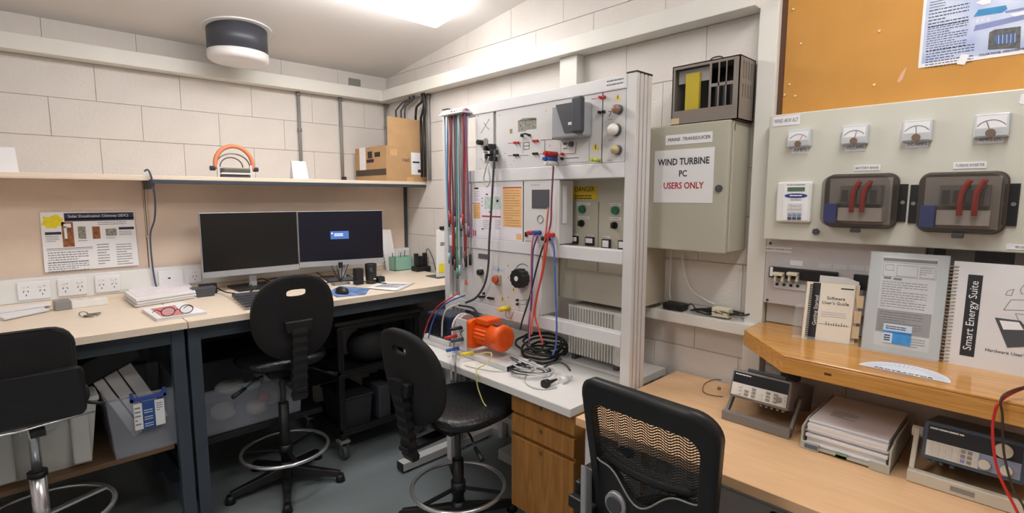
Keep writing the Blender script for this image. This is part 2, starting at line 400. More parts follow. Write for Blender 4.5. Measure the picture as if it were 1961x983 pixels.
tr = thing('socket_trunking', 'white power trunking with socket outlets along the bench back', 'trunking', (-1.5, BP, 1.02))
MB().box((-3.1, BP-.001, 1.012), (-.004, BP-.03, 1.128)).build('trunking_body', 'white', tr, bevel=.004)
MB().box((-3.1, BP-.001, 1.128), (-.004, BP-.026, 1.134)).build('trunking_lid', 'lgrey', tr)
TY = BP-.03
def outlet(tl, br, kind):
    a, b = at(*tl, 'y', TY), at(*br, 'y', TY); x0, x1 = a.x, b.x; z0, z1 = 1.026, 1.112
    p = MB().box((x0, TY, z0), (x1, TY-.009, z1)).build('socket_plate', 'paper', tr, bevel=.003)
    n = {'d': 2, 's': 1, 'j': 0}[kind]; g = MB()
    for i in range(n):
        cx = x0+(x1-x0)*(i+.5)/n; cz = (z0+z1)/2-.008
        for dx, dz, a_ in ((-.008, .006, .5), (.008, .006, -.5), (0, -.012, 0)):
            R_ = Matrix.Rotation(a_, 3, 'Y'); g.boxc((cx+dx, TY-.0092, cz+dz), (.003, .001, .009), R_)
        sw = MB().box((cx-.010, TY-.009, cz+.024), (cx+.004, TY-.013, cz+.034)).build('rocker_switch', 'white', p)
        g.box((cx+.008, TY-.009, cz+.026), (cx+.011, TY-.0097, cz+.030))
    if kind == 'j': g.boxc(((x0+x1)/2-.01, TY-.0092, (z0+z1)/2), (.012, .001, .008))
    g.build('socket_slots', 'ink', p)
for a in (((31, 540), (98, 570), 'd'), ((108, 530), (168, 562), 'd'), ((180, 527), (231, 556), 'd'), ((302, 518), (352, 542), 'j'), ((357, 512), (386, 535), 's')): outlet(*a)
outlet((-70, 540), (-10, 570), 'd')
def bench(x0, x1, label, backcol):
    t = thing('work_bench', label, 'bench', ((x0+x1)/2, -.7, 0), 0, 'long benches along the back wall')
    MB().box((x0, BF, BZ-.03), (x1, BP-.001, BZ)).build('bench_top', 'benchtop', t, bevel=.002)
    MB().box((x0, BF-.0015, BZ-.03), (x1, BF, BZ-.001)).build('front_edging', 'benchedge', t)
    MB().box((x0, BP-.03, BZ), (x1, BP-.001, BZ+.026)).build('back_upstand', 'benchtop', t, bevel=.002)
    for x in (x0+.004, x1-.054):
        for y in (BF+.05, -.36): MB().box((x, y, 0), (x+.05, y+.05, BZ-.03)).build('leg', 'benchleg', t, bevel=.003)
        MB().box((x+.005, BF+.1, .1), (x+.045, -.36, .14)).build('side_rail', 'benchleg', t)
        MB().box((x+.005, BF+.1, BZ-.09), (x+.045, -.36, BZ-.03)).build('side_rail', 'benchleg', t)
    MB().box((x0+.054, BF+.055, BZ-.1), (x1-.054, BF+.095, BZ-.03)).build('front_rail', 'benchleg', t)
    if x0 < -2: MB().box((x0+.06, -.56, .70), (x1-.06, -.54, BZ-.03)).build('modesty_panel', backcol, t)
    MB().box((x0+.02, -.31, .25), (x1-.02, -.29, BZ-.03)).build('rear_panel', backcol, t)
    return t
XS = -1.672
b1 = bench(-3.1, XS-.002, 'blue-grey steel bench with a brown lower shelf holding tubs', 'benchleg')
b2 = bench(XS+.002, -.06, 'blue-grey steel bench with the two monitors on it', 'benchleg')
SH = .405
MB().box((-3.05, -1.0, SH-.022), (XS-.06, -.33, SH)).build('lower_shelf', 'brown', b1, bevel=.002)
MB().box((XS+.06, -.90, .31), (-1.0, -.33, .34)).build('lower_shelf', 'black', b2, bevel=.002)
MB().box((XS+.06, -.75, .66), (-1.0, -.33, .68)).build('keyboard_tray', 'black', b2, bevel=.002)
a, b_ = at(285, 650, 'y', -.56), at(325, 684, 'y', -.56); MB().box((a.x, -.572, a.z), (b_.x, -.5605, b_.z)).build('cable_port', 'black', b1)
# ------------------------------------------------------------------ shelf items
def on_shelf(px, py): return at(px, py, 'y', -.42)
c0 = thing('display_card', 'cream card sign standing on shelf with sloped right side', 'card', (-2.25, -.42, 1.628))
a = at(0, 282, 'y', -.42); b_ = at(28, 282, 'y', -.42); d_ = at(37, 330, 'y', -.42)
MB().prism([(a.x-.12, -.42, 1.628), (d_.x, -.42, 1.628), (b_.x, -.4, b_.z), (a.x-.12, -.4, a.z)], (0, .004, 0)).build('card_front', 'paper', c0)
MB().prism([(a.x-.12, -.33, 1.628), (d_.x, -.33, 1.628), (b_.x, -.396, b_.z), (a.x-.12, -.396, a.z)], (0, .004, 0)).build('card_back', 'paper', c0)
c1 = thing('display_card', 'small white folded card standing on shelf beside conduit', 'card', (-.72, -.44, 1.628))
a = at(559, 308, 'y', -.44); b_ = at(586, 308, 'y', -.44); d_ = at(590, 341, 'y', -.44)
MB().prism([(a.x, -.45, 1.628), (d_.x, -.45, 1.628), (b_.x, -.43, a.z), (a.x, -.43, a.z)], (0, .003, 0)).build('card_front', 'paper', c1)
MB().prism([(a.x, -.38, 1.628), (d_.x, -.38, 1.628), (b_.x, -.427, a.z), (a.x, -.427, a.z)], (0, .003, 0)).build('card_back', 'paper', c1)
# face-shield head gear
cx = at(446, 320, 'y', -.40).x
hg = thing('head_harness', 'orange and black safety visor head harness on shelf', 'headgear', (cx, -.4, 1.628))
MB().tube([(cx+.098*math.cos(t_), -.43, 1.70+.105*math.sin(t_)) for t_ in [math.pi*(-.08+1.16*i/20) for i in range(21)]], .012, 8).build('orange_band', mat('orange_band', (228, 140, 100), .5), hg)
for k in range(2): MB().tube([(cx+(.09-.03*k)*math.cos(t_), -.405+.03*k, 1.67+(.075-.02*k)*math.sin(t_)+.02) for t_ in [math.pi*i/16 for i in range(17)]], .0035, 6).build('wire_frame', 'steel', hg)
MB().box((cx-.075, -.46, 1.628), (cx+.07, -.36, 1.648)).build('base_pad', 'dgrey', hg, bevel=.006)
MB().box((cx-.07, -.465, 1.655), (cx+.075, -.37, 1.682)).build('brow_guard', mat('olive_guard', (92, 92, 80), .5), hg, bevel=.008)
MB().box((cx-.078, -.468, 1.646), (cx+.08, -.46, 1.656)).build('rim', 'lgrey', hg)
for s in (-1, 1):
    MB().cyl((cx+s*.1, -.43, 1.678), (cx+s*.125, -.43, 1.678), .013, n=12).build('knob', 'navyink', hg)
    MB().box((cx+s*.085-.006, -.44, 1.628), (cx+s*.085+.006, -.42, 1.70)).build('side_arm', 'lgrey', hg)
o = MB().box((at(659, 338, 'y', -.35).x-.012, -.36, 1.628), (at(659, 338, 'y', -.35).x+.014, -.33, 1.655)).build('cable_end', 'black', bevel=.003); tag(o, 'small black block on shelf at the foot of conduit', 'cable clip')
# carton
ct = thing('cardboard_carton', 'open cardboard carton with white stickers and raised flap on shelf', 'box', (-.16, -.38, 1.628))
X0, X1, Y0, Y1, Z1 = -.315, -.004, -.5, -.045, 1.868
Y1 = -.06
t_ = .005
MB().box((X0, Y0, 1.629), (X0+t_, Y1, Z1)).build('side_panel', 'card', ct)
MB().box((X0+t_, Y0, 1.629), (X1, Y0+t_, Z1)).build('front_panel', 'card', ct)
MB().box((X1-t_, Y0+t_, 1.629), (X1, Y1, Z1)).build('side_panel', 'card', ct)
MB().box((X0+t_, Y1-t_, 1.629), (X1-t_, Y1, Z1)).build('back_panel', 'card', ct)
MB().box((X0+t_, Y0+t_, 1.629), (X1-t_, Y1-t_, 1.634)).build('bottom_panel', 'card', ct)
MB().prism([(X0+.012, Y0, Z1), (X1, Y0, Z1), (X1, Y0+.02, Z1+.195), (X0+.03, Y0+.02, Z1+.2)], (0, .004, 0)).build('raised_flap', 'card', ct)
MB().prism([(X0, Y1, Z1), (X0, Y0+.03, Z1), (X0+.05, Y0+.05, Z1-.03), (X0+.05, Y1-.02, Z1-.03)], (0, 0, .004)).build('folded_flap', 'card', ct)
g = MB(); pbox(g, 'x', X0, (688, 284), (701, 326), .0008); g.build('sticker', 'paper', ct)
g = MB(); pbox(g, 'y', Y0, (787, 292), (807, 335), .0008); st = g.build('sticker', 'paper', ct)
g = MB(); pbox(g, 'y', Y0, (790, 309), (803, 313), .0004, .0008); pbox(g, 'y', Y0, (800, 325), (806, 331), .0004, .0008); g.build('sticker_print', 'navyink', st)
g = MB(); pbox(g, 'x', X0, (682, 327), (740, 335), .001); g.build('dark_tape', mat('dark_tape', (70, 56, 44), .5), ct)
g = MB(); pbox(g, 'x', X0, (704, 291), (713, 303), .0006); pbox(g, 'x', X0, (702, 306), (716, 311), .0006); pbox(g, 'x', X0, (717, 292), (728, 300), .0003); g.build('printed_marks', 'ink', ct)
q = at(777, 307, 'y', Y0); text('FRAGILE'[:0]+'10#5', .032, 'ink', ct, (q.x, Y0-.0006, q.z), (1,0,0), (0,0,1), 'printed_number')
for x, z in ((X0+.03, Z1-.02), (X0+.16, 1.66)): MB().box((x, Y0-.0007, z-.045), (x+.055, Y0, z)).build('torn_tape', mat('tape', (206, 164, 116), .35), ct)
# ------------------------------------------------------------------ bench-top items
def pt(px, py, z=BZ): return at(px, py, 'z', z)
def slab(mb, quad_px, z0, z1):
    return mb.prism([pt(*p, z=z0) for p in quad_px], (0, 0, z1-z0))
# poster pinned to the panel
po = thing('wall_poster', 'white research poster titled Solar Desalination Chimney leaning on panel', 'poster', at(170, 510, 'y', BP-.02))
PY = BP-.006
PC = [at(76, 407, 'y', PY), at(256, 405, 'y', PY), at(266, 508, 'y', PY-.0), at(86, 522, 'y', PY)]
MB().prism(PC, (0, -.004, 0)).build('poster_sheet', 'paper', po)
PY2 = PY-.0042
def pw(zx, zy):   # poster zoom coordinates (crop 60,390 scale 6.552) to the sheet
    return at(60+zx/6.552, 390+zy/6.552, 'y', PY2)
def pp(name, m, *rects):
    for (x0, y0), (x1, y1) in rects: o = MB().box(pw(x0, y0), pw(x1, y1)+V((0, -.0004, 0))).build(name, m, po)
    return o
pp('title_bar', 'navyink', ((405, 122), (1285, 182)), ((412, 190), (1285, 205)))
pp('heading_bar', 'navyink', ((168, 362), (378, 388)), ((1095, 296), (1288, 322)), ((192, 572), (772, 548)), ((192, 592), (772, 565)))
g = MB(); rnd = random.Random(3); cpt = pw(270, 225)
g.prism([cpt+V((r_*math.cos(k*math.pi/9), 0, r_*.8*math.sin(k*math.pi/9))) for k, r_ in enumerate([rnd.uniform(.03, .052) for _ in range(18)])], (0, -.0004, 0)); g.build('sun_print', 'yellowink', po)
q = pp('photo_print', 'skin', ((372, 235), (548, 540))); q2 = MB().box(pw(405, 290), pw(455, 440)+V((0, -.0008, 0))).box(pw(400, 255), pw(500, 300)+V((0, -.0008, 0))).build('tower_print', 'whiteink', q)
pp('photo_print', 'gprint', ((580, 290), (690, 440))); pp('photo_print', 'skin', ((760, 290), (870, 440))); pp('photo_print', 'gprint', ((930, 318), (1075, 400)))
c_ = (pw(850, 155)); text('Solar Desalination Chimney (SDC)', .019, 'whiteink', po, (c_.x, PY2-.0006, c_.z), (1,0,0), (0,0,1), 'title_lettering', sx=.92)
for (x0, y0), (x1, y1), rows, sd in (((175,405),(370,480),4,1), ((1100,340),(1280,395),3,2), ((205,610),(780,725),5,3), ((205,740),(790,830),5,4), ((830,225),(1230,262),2,5), ((820,500),(1010,760),8,6), ((1060,500),(1300,760),9,7), ((585,455),(720,475),1,8), ((940,415),(1070,440),2,9)):
    a, b_ = pw(x0, y0), pw(x1, y1); dashes(MB(), a, (1,0,0), (0,0,-1), b_.x-a.x, a.z-b_.z, rows, seed=sd, t=.0003).build('text_print', 'greyink', po)

# monitors
MON = mat('monitor_silver', (172, 173, 178), .4, .2, var=.02)
def monitor(corners, yl, yr, label, on):
    """corners TL,TR,BL,BR pixels; yl/yr the y of left and right ends"""
    tl, tr_, bl, br = corners
    a, b_ = at(*tl, 'y', yl), at(*tr_, 'y', yr); c_, d_ = at(*bl, 'y', yl), at(*br, 'y', yr)
    zt = (a.z+b_.z)/2; zb = (c_.z+d_.z)/2
    A, B = V((a.x, yl, 0)), V((b_.x, yr, 0)); u = (B-A).normalized(); n = V((u.y, -u.x, 0))
    mid = (A+B)/2
    t = thing('computer_monitor', label, 'monitor', (mid.x-n.x*.1, mid.y-n.y*.1, BZ))
    up = V((0,0,1))
    P = lambda s, z, d: A+u*s+up*z+n*d
    Wd = (B-A).length
    MB().prism([P(0, zb, 0), P(Wd, zb, 0), P(Wd, zt, 0), P(0, zt, 0)], -n*.022).build('casing', MON, t, bevel=.003)
    ch = .034
    s = MB().prism([P(.003, zb+ch, 0), P(Wd-.003, zb+ch, 0), P(Wd-.003, zt-.003, 0), P(.003, zt-.003, 0)], n*.0012).build('screen', mat('screen_on' if on else 'screen_off', (14, 16, 30) if on else (16, 16, 17), .28 if on else .35, var=0, emit=.12 if on else 0), t)
    MB().prism([P(0, zb, 0), P(Wd, zb, 0), P(Wd, zb+ch-.001, 0), P(0, zb+ch-.001, 0)], n*.003).build('chin', MON, t)
    if on:
        cz = (zb+zt)/2+.02; cx_ = Wd*.46
        MB().prism([P(cx_-.052, cz-.025, .0013), P(cx_+.062, cz-.025, .0013), P(cx_+.062, cz+.025, .0013), P(cx_-.052, cz+.025, .0013)], n*.0004).build('dialog_box', mat('dialog_blue', (62, 92, 150), .4, var=0, emit=.7), s)
        g = MB(); p0 = P(cx_-.028, cz+.012, .0018); dashes(g, p0, u, (0,0,-1), .06, .02, 2, h=.45, seed=4, t=.0002, wmin=.15, wmax=.4); g.prism([P(cx_-.046, cz+.008, .0018), P(cx_-.038, cz+.008, .0018), P(cx_-.038, cz+.016, .0018), P(cx_-.046, cz+.016, .0018)], n*.0002)
        g.build('dialog_text', mat('screen_white', (240, 240, 245), .5, var=0, emit=.8), s)
    # stand
    m_ = P(Wd*.5, 0, -.06)
    MB().prism([P(Wd*.5-.02, BZ+.01, -.022), P(Wd*.5+.02, BZ+.01, -.022), P(Wd*.5+.02, zt-.12, -.022), P(Wd*.5-.02, zt-.12, -.022)], -n*.025).build('stand_column', MON, t, bevel=.003)
    MB().prism([P(Wd*.5-.11, BZ+.001, .07), P(Wd*.5+.11, BZ+.001, .07), P(Wd*.5+.11, BZ+.001, -.14), P(Wd*.5-.11, BZ+.001, -.14)], (0, 0, .012)).build('stand_base', 'black' if not on else 'dgrey', t, bevel=.003)
monitor(((381, 408), (568, 405), (388, 533), (571, 517)), -.46, -.45, 'black blank monitor in silver frame on the bench', False)
monitor(((569, 405), (732, 403), (572, 514), (734, 502)), -.45, -.58, 'angled monitor showing small blue dialog on dark screen', True)
# keyboard
g = thing('keyboard', 'dark grey keyboard on the bench in front of blank monitor', 'keyboard', pt(470, 578))
kq = [(444, 568), (520, 560), (548, 575), (470, 590)]
slab(MB(), kq, BZ+.001, BZ+.016).build('keyboard_base', 'dgrey', g, bevel=.002)
K = [pt(*p, z=BZ+.016) for p in kq]
for r_ in range(5):
    for c_ in range(15):
        u0, u1, v0, v1 = (c_+.1)/15, (c_+.85)/15, (r_+.12)/5, (r_+.85)/5
        bi = lambda u, v: (K[0]*(1-u)+K[1]*u)*(1-v)+(K[3]*(1-u)+K[2]*u)*v
        MB().prism([bi(u0,v0), bi(u1,v0), bi(u1,v1), bi(u0,v1)], (0,0,.006)).build('key', 'dgrey', g)
# paper stacks
def stack(name, label, cat, quad, n, th, m='paper', seed=1, jit=.006, parent=None):
    rnd = random.Random(seed); t = thing(name, label, cat, pt(*quad[0])); z = BZ+.001
    for i in range(n):
        d = V((rnd.uniform(-jit, jit), rnd.uniform(-jit, jit), 0))
        MB().prism([pt(*p)*1.0+d+V((0,0,z-BZ)) for p in quad], (0,0,th)).build('sheet', m if i % 3 != 1 else 'lgrey', t); z += th+.0006
    return t, z
t, z = stack('document_stack', 'thick pile of printed documents on bench under poster', 'documents', [(240, 574), (362, 556), (375, 572), (262, 590)], 7, .0055, seed=2)
q = [pt(*p) for p in [(246, 570), (358, 556), (372, 570), (262, 586)]]
MB().prism([p+V((0,0,z-BZ)) for p in q], (0,0,.001)).build('cover_sheet', mat('lilac_paper', (238, 231, 236), .8, var=.1, scale=40), t)
t, z = stack('booklet', 'white booklet with red cover print lying on bench edge', 'booklet', [(272, 598), (345, 583), (396, 603), (300, 617)], 3, .004, seed=5, jit=.003)
q = [pt(*p, z=z) for p in [(288, 592), (335, 585), (352, 602), (310, 607)]]; MB().prism(q, (0,0,.0006)).build('red_print', mat('faded_red', (208, 130, 130), .8, var=.25, scale=30), t)
t, z2 = stack('document_stack', 'loose white printed pages beside the power strip', 'documents', [(-30, 600), (70, 586), (95, 597), (10, 615)], 3, .0025, seed=18, jit=.01)
# spectacles lying on the booklet
z0 = z+.004
gl = thing('spectacles', 'dark framed spectacles lying on white booklet', 'glasses', pt(340, 598, z0))
ca, cb = pt(322, 597, z0+.02), pt(357, 592, z0+.02); ux = (cb-ca).normalized(); vv = V((0,0,1)); fw_ = V((ux.y, -ux.x, 0))
for c_ in (ca, cb):
    MB().tube([c_+ux*(.026*math.cos(2*math.pi*i/20))+vv*(.019*math.sin(2*math.pi*i/20)) for i in range(20)], .0018, 6, True).build('rim', 'ink', gl)
    MB().prism([c_+ux*(.025*math.cos(2*math.pi*i/20))+vv*(.018*math.sin(2*math.pi*i/20)) for i in range(20)], (0,.0008,0)).build('lens', 'clear', gl)
MB().tube([ca+ux*.026, (ca+cb)/2+vv*.006, cb-ux*.026], .0018, 6).build('bridge', 'ink', gl)
for c_, s in ((ca, -1), (cb, 1)):
    e = c_+ux*s*.027+vv*.004; MB().tube([e, e-fw_*.06, e-fw_*.1-vv*.012, e-fw_*.125-vv*.022], .0022, 6).build('temple', mat('dark_red_frame', (90, 26, 32), .4), gl)
# left-hand papers, power block, keys
t, z = stack('document_stack', 'flat sheets of white paper spread at bench back', 'documents', [(-20, 592), (88, 578), (92, 590), (-10, 606)], 4, .003, seed=8, jit=.012)
t, z = stack('document_stack', 'thin grey folder lying under the socket trunking', 'documents', [(20, 583), (140, 569), (150, 577), (40, 592)], 2, .003, m='lgrey', seed=9)
g = thing('power_strip', 'white power strip with grey end lying on bench', 'power strip', pt(150, 592))
a, b_ = pt(104, 595), pt(205, 582); u = (b_-a).normalized(); n = V((-u.y, u.x, 0))
MB().prism([a+n*.03, a-n*.03, a-n*.03+u*.06, a+n*.03+u*.06], (0,0,.045)).build('transformer_end', 'mgrey', g, bevel=.004)
MB().prism([a+n*.026+u*.06, a-n*.026+u*.06, b_-n*.026, b_+n*.026], (0,0,.036)).build('strip_body', 'white', g, bevel=.004)
for k in range(2): MB().cyl(a+u*(.1+.04*k)+V((0,0,.036)), a+u*(.1+.04*k)+V((0,0,.037)), .008, n=12).build('socket', 'lgrey', g)
ks = thing('key_bunch', 'bunch of dark metal keys on the bench', 'keys', pt(168, 605))
c_ = pt(160, 602, BZ+.012); MB().torus(c_, .016, .0025, (.2, -.6, .8), 20, 6).build('key_ring', 'steel', ks)
for k, ang in enumerate((-.3, -.7, -1.1, .1)):
    d = V((math.cos(ang), math.sin(ang), 0)); p = c_+d*.012-V((0,0,.006)); nn = V((-d.y, d.x, 0))
    MB().prism([p+nn*.008, p+nn*.008+d*.02, p+nn*.003+d*.022, p+nn*.003+d*.05, p-nn*.003+d*.05, p-nn*.003+d*.022, p-nn*.008+d*.02, p-nn*.008], (0,0,.002+.001*k)).build('key', 'steel', ks)
# black box, mouse, mat, mouse cable
g = thing('tape_dispenser', 'dark grey trapezoid box on bench between papers and monitor', 'dispenser', pt(395, 566))
c_ = pt(393, 569)
MB().prism([c_+V((-.045,0,0)), c_+V((.045,0,0)), c_+V((.058,0,.05)), c_+V((-.058,0,.05))], (0, .07, 0)).build('body', 'dgrey', g, bevel=.004)
MB().boxc(c_+V((.035, .085, .03)), (.09, .02, .06)).build('back_plate', 'black', g, bevel=.003)
mp = slab(MB(), [(628, 560), (650, 549), (708, 553), (700, 565), (645, 570)], BZ+.0005, BZ+.003).build('mouse_mat', mat('mouse_mat_print', (100, 130, 178), .7, var=.5, scale=20)); tag(mp, 'blue printed mouse mat on the bench edge', 'mouse mat')
ms = thing('computer_mouse', 'black computer mouse on the blue mat', 'mouse', pt(655, 562, BZ+.003))
c_ = pt(655, 562, BZ+.003); g = MB(); rr = []
for r_, z_ in ((.98, 0), (1, .012), (.85, .026), (.5, .034), (.05, .036)): rr.append([c_+V((.032*r_*math.cos(2*math.pi*k/20), .052*r_*math.sin(2*math.pi*k/20), z_)) for k in range(20)])
g.loft(rr).build('mouse_shell', 'black', ms); MB().boxc(c_+V((0, -.025, .031)), (.006, .016, .01)).build('scroll_wheel', 'mgrey', ms)
# cables tangled behind the monitors
rnd = random.Random(11)
cabs = [[(470, 558), (500, 545), (540, 552), (580, 545), (640, 535)], [(480, 570), (520, 540), (565, 548), (610, 555)], [(500, 562), (560, 535), (600, 528), (630, 548)], [(600, 540), (640, 525), (690, 538), (720, 545)], [(620, 552), (660, 545), (700, 550), (740, 548)], [(450, 575), (430, 565), (412, 560), (405, 558)]]
for i, c_ in enumerate(cabs):
    pts = [pt(*p)+V((0, .0, .006+.03*abs(math.sin(j*1.7+i)))) for j, p in enumerate(c_)]
    tag(MB().tube(spline(pts), .0035, 6).build('monitor_cable', 'black' if i != 3 else 'white'), ['long black cable running from blank monitor to angled monitor', 'black cable rising from keyboard behind the stool back', 'black cable arching highest between the two monitors', 'white cable looping on bench beside the mouse', 'black cable lying from mouse mat to desk speaker', 'short black cable joining keyboard and dark grey dispenser'][i], 'cable', 'monitor cables on the bench')
# headset stand, webcam block, hub
g = thing('desk_speaker', 'black round desk speaker beside the second monitor', 'speaker', pt(712, 543))
c_ = pt(711, 543); MB().cyl(c_, c_+V((0,0,.125)), .032, .036, n=24).build('speaker_body', 'black', g, bevel=.004)
MB().cyl(c_+V((-.01,-.034,.09)), c_+V((-.01,-.03,.09)), .016, n=16).build('speaker_cone', 'dgrey', g)
MB().boxc(c_+V((-.075, .02, .05)), (.05, .05, .1)).build('side_unit', 'black', g, bevel=.006)
MB().boxc(c_+V((.055, -.01, .02)), (.05, .05, .04)).build('front_unit', 'black', g, bevel=.008)
g = thing('cable_stand', 'black spidery cable holder standing under the angled monitor', 'holder', pt(652, 545))
c_ = pt(652, 545); MB().boxc(c_+V((0,0,.008)), (.1, .06, .016)).build('stand_base', 'mgrey', g, bevel=.003)
for dx in (-.05, -.015, .02, .06): MB().tube([c_+V((0,0,.01)), c_+V((dx*.5, 0, .06)), c_+V((dx, .01, .12))], .003, 6).build('arm', 'black', g)
MB().boxc(c_+V((.005, 0, .12)), (.022, .02, .034)).build('head', 'black', g, bevel=.003)
# loose leaflets and small strip at the right of the bench
t, z = stack('leaflets', 'spread printed leaflets on bench below the angled monitor', 'leaflets', [(705, 553), (735, 541), (792, 543), (760, 558)], 3, .0015, seed=12, jit=.012)
g = MB(); q = [pt(*p, z=z+.0002) for p in [(712, 551), (738, 543), (788, 544), (758, 556)]]
dashes(g, q[1], q[2]-q[1], q[0]-q[1], (q[2]-q[1]).length, (q[0]-q[1]).length*.9, 6, h=.5, seed=2); g.build('leaflet_print', 'greyink', t)
sp = thing('paper_sheet', 'tall white sheet leaning on panel behind the angled monitor', 'sheet', at(742, 520, 'y', -.27))
A = [at(*p, 'y', -.30) for p in ((728, 440), (748, 440), (756, 520), (735, 522))]; A = [V((p.x, -.30-(.0 if i < 2 else .04), max(p.z, BZ+.002))) for i, p in enumerate(A)]
MB().prism(A, (0, .002, 0)).build('sheet', 'paper', sp)
g = MB(); dashes(g, A[0]+V((.012, -.001, -.03)), (1,0,0), (0,0,-1), .05, .22, 9, seed=5, t=.002); g.build('sheet_print', 'greyink', sp)
gc = thing('storage_pot', 'mint green plastic pot with pens at the bench end', 'pot', pt(772, 520))
x0, x1 = at(757, 520, 'y', -.42).x, at(790, 520, 'y', -.42).x; yb = -.42
for nm, b0, b1 in (('pot_front', (x0, yb, BZ+.002), (x1, yb+.003, BZ+.1)), ('pot_back', (x0, yb+.08, BZ+.002), (x1, yb+.083, BZ+.1)), ('pot_side', (x0, yb, BZ+.002), (x0+.003, yb+.083, BZ+.1)), ('pot_side', (x1-.003, yb, BZ+.002), (x1, yb+.083, BZ+.1)), ('pot_base', (x0, yb, BZ), (x1, yb+.083, BZ+.006))):
    MB().box(b0, b1).build(nm, 'teal', gc)
for k in range(4): MB().tube([(x0+.02+.025*k, yb+.04, BZ+.008), (x0+.01+.035*k, yb+.05, BZ+.13+.01*(k % 2))], .003, 6).build('pen', ['black', 'white', 'dgrey', 'black'][k], gc)
ch = thing('charger_dock', 'black charging dock with upright handsets at the bench end', 'charger', (-.06, -.52, BZ))
MB().box((-.125, -.56, BZ), (-.008, -.48, BZ+.035)).build('dock_base', 'black', ch, bevel=.004)
for k in range(3): MB().box((-.12+.037*k, -.54, BZ+.035), (-.095+.037*k, -.505, BZ+.13-.02*(k == 1))).build('handset', 'black', ch, bevel=.006)
MB().tube(spline([(-.03, -.52, BZ+.1), (-.025, -.55, BZ+.16), (-.02, -.6, BZ+.1), (-.02, -.64, BZ+.01)]), .003, 6).build('lead', 'black', ch)
bh = thing('brochure_stand', 'white brochure stand with yellow printed leaflet at bench end', 'stand', pt(846, 530))
yb = -.82; a = at(836, 440, 'y', yb); b_ = at(866, 440, 'y', yb); c_ = at(826, 527, 'y', yb)
MB().prism([(c_.x-.0, yb-.06, BZ+.006), (b_.x+.06, yb-.06, BZ+.006), (b_.x+.06, yb, a.z), (a.x, yb, a.z)], (0, .004, 0)).build('leaflet', 'paper', bh)
MB().box((c_.x-.01, yb-.09, BZ+.0), (b_.x+.07, yb+.05, BZ+.006)).build('stand_base', 'dgrey', bh)
MB().box((a.x+.03, yb-.006, a.z-.005), (a.x+.12, yb+.012, a.z+.02)).build('clip', 'black', bh, bevel=.003)
F = lambda s, h: V((c_.x+(a.x-c_.x)*h+s, yb-.0612+.06*h, BZ+.006+(a.z-BZ-.006)*h))
MB().prism([F(.015, .08), F(.06, .08), F(.06, .27), F(.02, .27)], (0, -.0008, 0)).build('yellow_print', 'yellowink', bh)
g = MB()
for h in (.66, .7): g.prism([F(.03, h), F(.16, h), F(.16, h+.018), F(.03, h+.018)], (0, -.0008, 0))
for k in range(4): g.prism([F(.07+.02*k, .08+.03*(k % 2)), F(.08+.02*k, .08+.03*(k % 2)), F(.085+.02*k, .2), F(.075+.02*k, .2)], (0, -.0008, 0))
g.build('leaflet_print', 'navyink', bh)
# cord hanging from the shelf down the panel
cp = [(276, 328), (284, 326), (291, 345), (297, 385), (296, 420), (288, 450), (291, 500), (297, 540), (301, 552)]
pts = [at(*p, 'y', -.52 if i < 3 else BP-.045 if i > 4 else -.52+(i-2)*.1) for i, p in enumerate(cp)]
tag(MB().tube(spline(pts), .0045, 8).build('blue_cord', mat('slate_cord', (70, 84, 110), .5)), 'slate blue cord hanging from shelf edge down the panel', 'cable')
# ------------------------------------------------------------------ tubs under the bench
def tub(name, label, x0, x1, y0, y1, z0, z1, m, taper=.03, wall=.004):
    t = thing(name, label, 'tub', ((x0+x1)/2, (y0+y1)/2, z0))
    o0 = [V((x0+taper, y0+taper, z0)), V((x1-taper, y0+taper, z0)), V((x1-taper, y1-taper, z0)), V((x0+taper, y1-taper, z0))]
    o1 = [V((x0, y0, z1)), V((x1, y0, z1)), V((x1, y1, z1)), V((x0, y1, z1))]
    ce = V(((x0+x1)/2, (y0+y1)/2, 0)); sh = lambda p: p+(V((ce.x, ce.y, p.z))-p).normalized()*wall
    g = MB(); g.loft([o0, o1], False, False); i0 = [sh(p)+V((0,0,wall)) for p in o0]; i1 = [sh(p) for p in o1]
    g.loft([i1, i0], False, False); g.add(o0, [(3,2,1,0)]); g.add(i0, [(0,1,2,3)]); g.add(o1+i1, [(0,1,5,4),(1,2,6,5),(2,3,7,6),(3,0,4,7)])
    g.build('tub_shell', m, t)
    g = MB().tube([p for p in o1], .006, 6, True); g.build('rim', m, t)
    return t
T1 = tub('storage_tub', 'milky white plastic tub with lid on lower shelf', -2.36, -1.99, -.97, -.55, SH+.001, SH+.27, 'tubwhite')
MB().prism([(-2.37, -.98, SH+.27), (-1.98, -.98, SH+.27), (-1.98, -.54, SH+.27), (-2.37, -.54, SH+.27)], (0,0,.022)).build('lid', 'tubwhite', T1, bevel=.006)
for x in (-2.31, -2.08): MB().box((x, -.985, SH+.02), (x+.06, -.95, SH+.25)).build('corner_rib', 'tubwhite', T1, bevel=.008)
MB().box((-2.23, -.985, SH+.19), (-2.12, -.975, SH+.26)).build('latch', 'tubwhite', T1, bevel=.004)
T2 = tub('storage_tub', 'clear plastic tub with blue latch and label on lower shelf', -1.965, -1.70, -1.024, -.55, SH+.001, SH+.27, 'tub', .02)
lb = MB().box((-1.875, -1.032, SH+.12), (-1.765, -1.036, SH+.235)).build('label_sticker', 'paper', T2)
MB().box((-1.845, -1.036, SH+.115), (-1.80, -1.0366, SH+.24)).build('blue_print', mat('label_blue', (44, 84, 150), .6, var=.2, scale=50), lb)
g = MB()
for k in range(3): dashes(g, (-1.84, -1.0368, SH+.205-.03*k), (1,0,0), (0,0,-1), .035, .02, 2, seed=k, t=.0002, wmin=.3, wmax=.7)
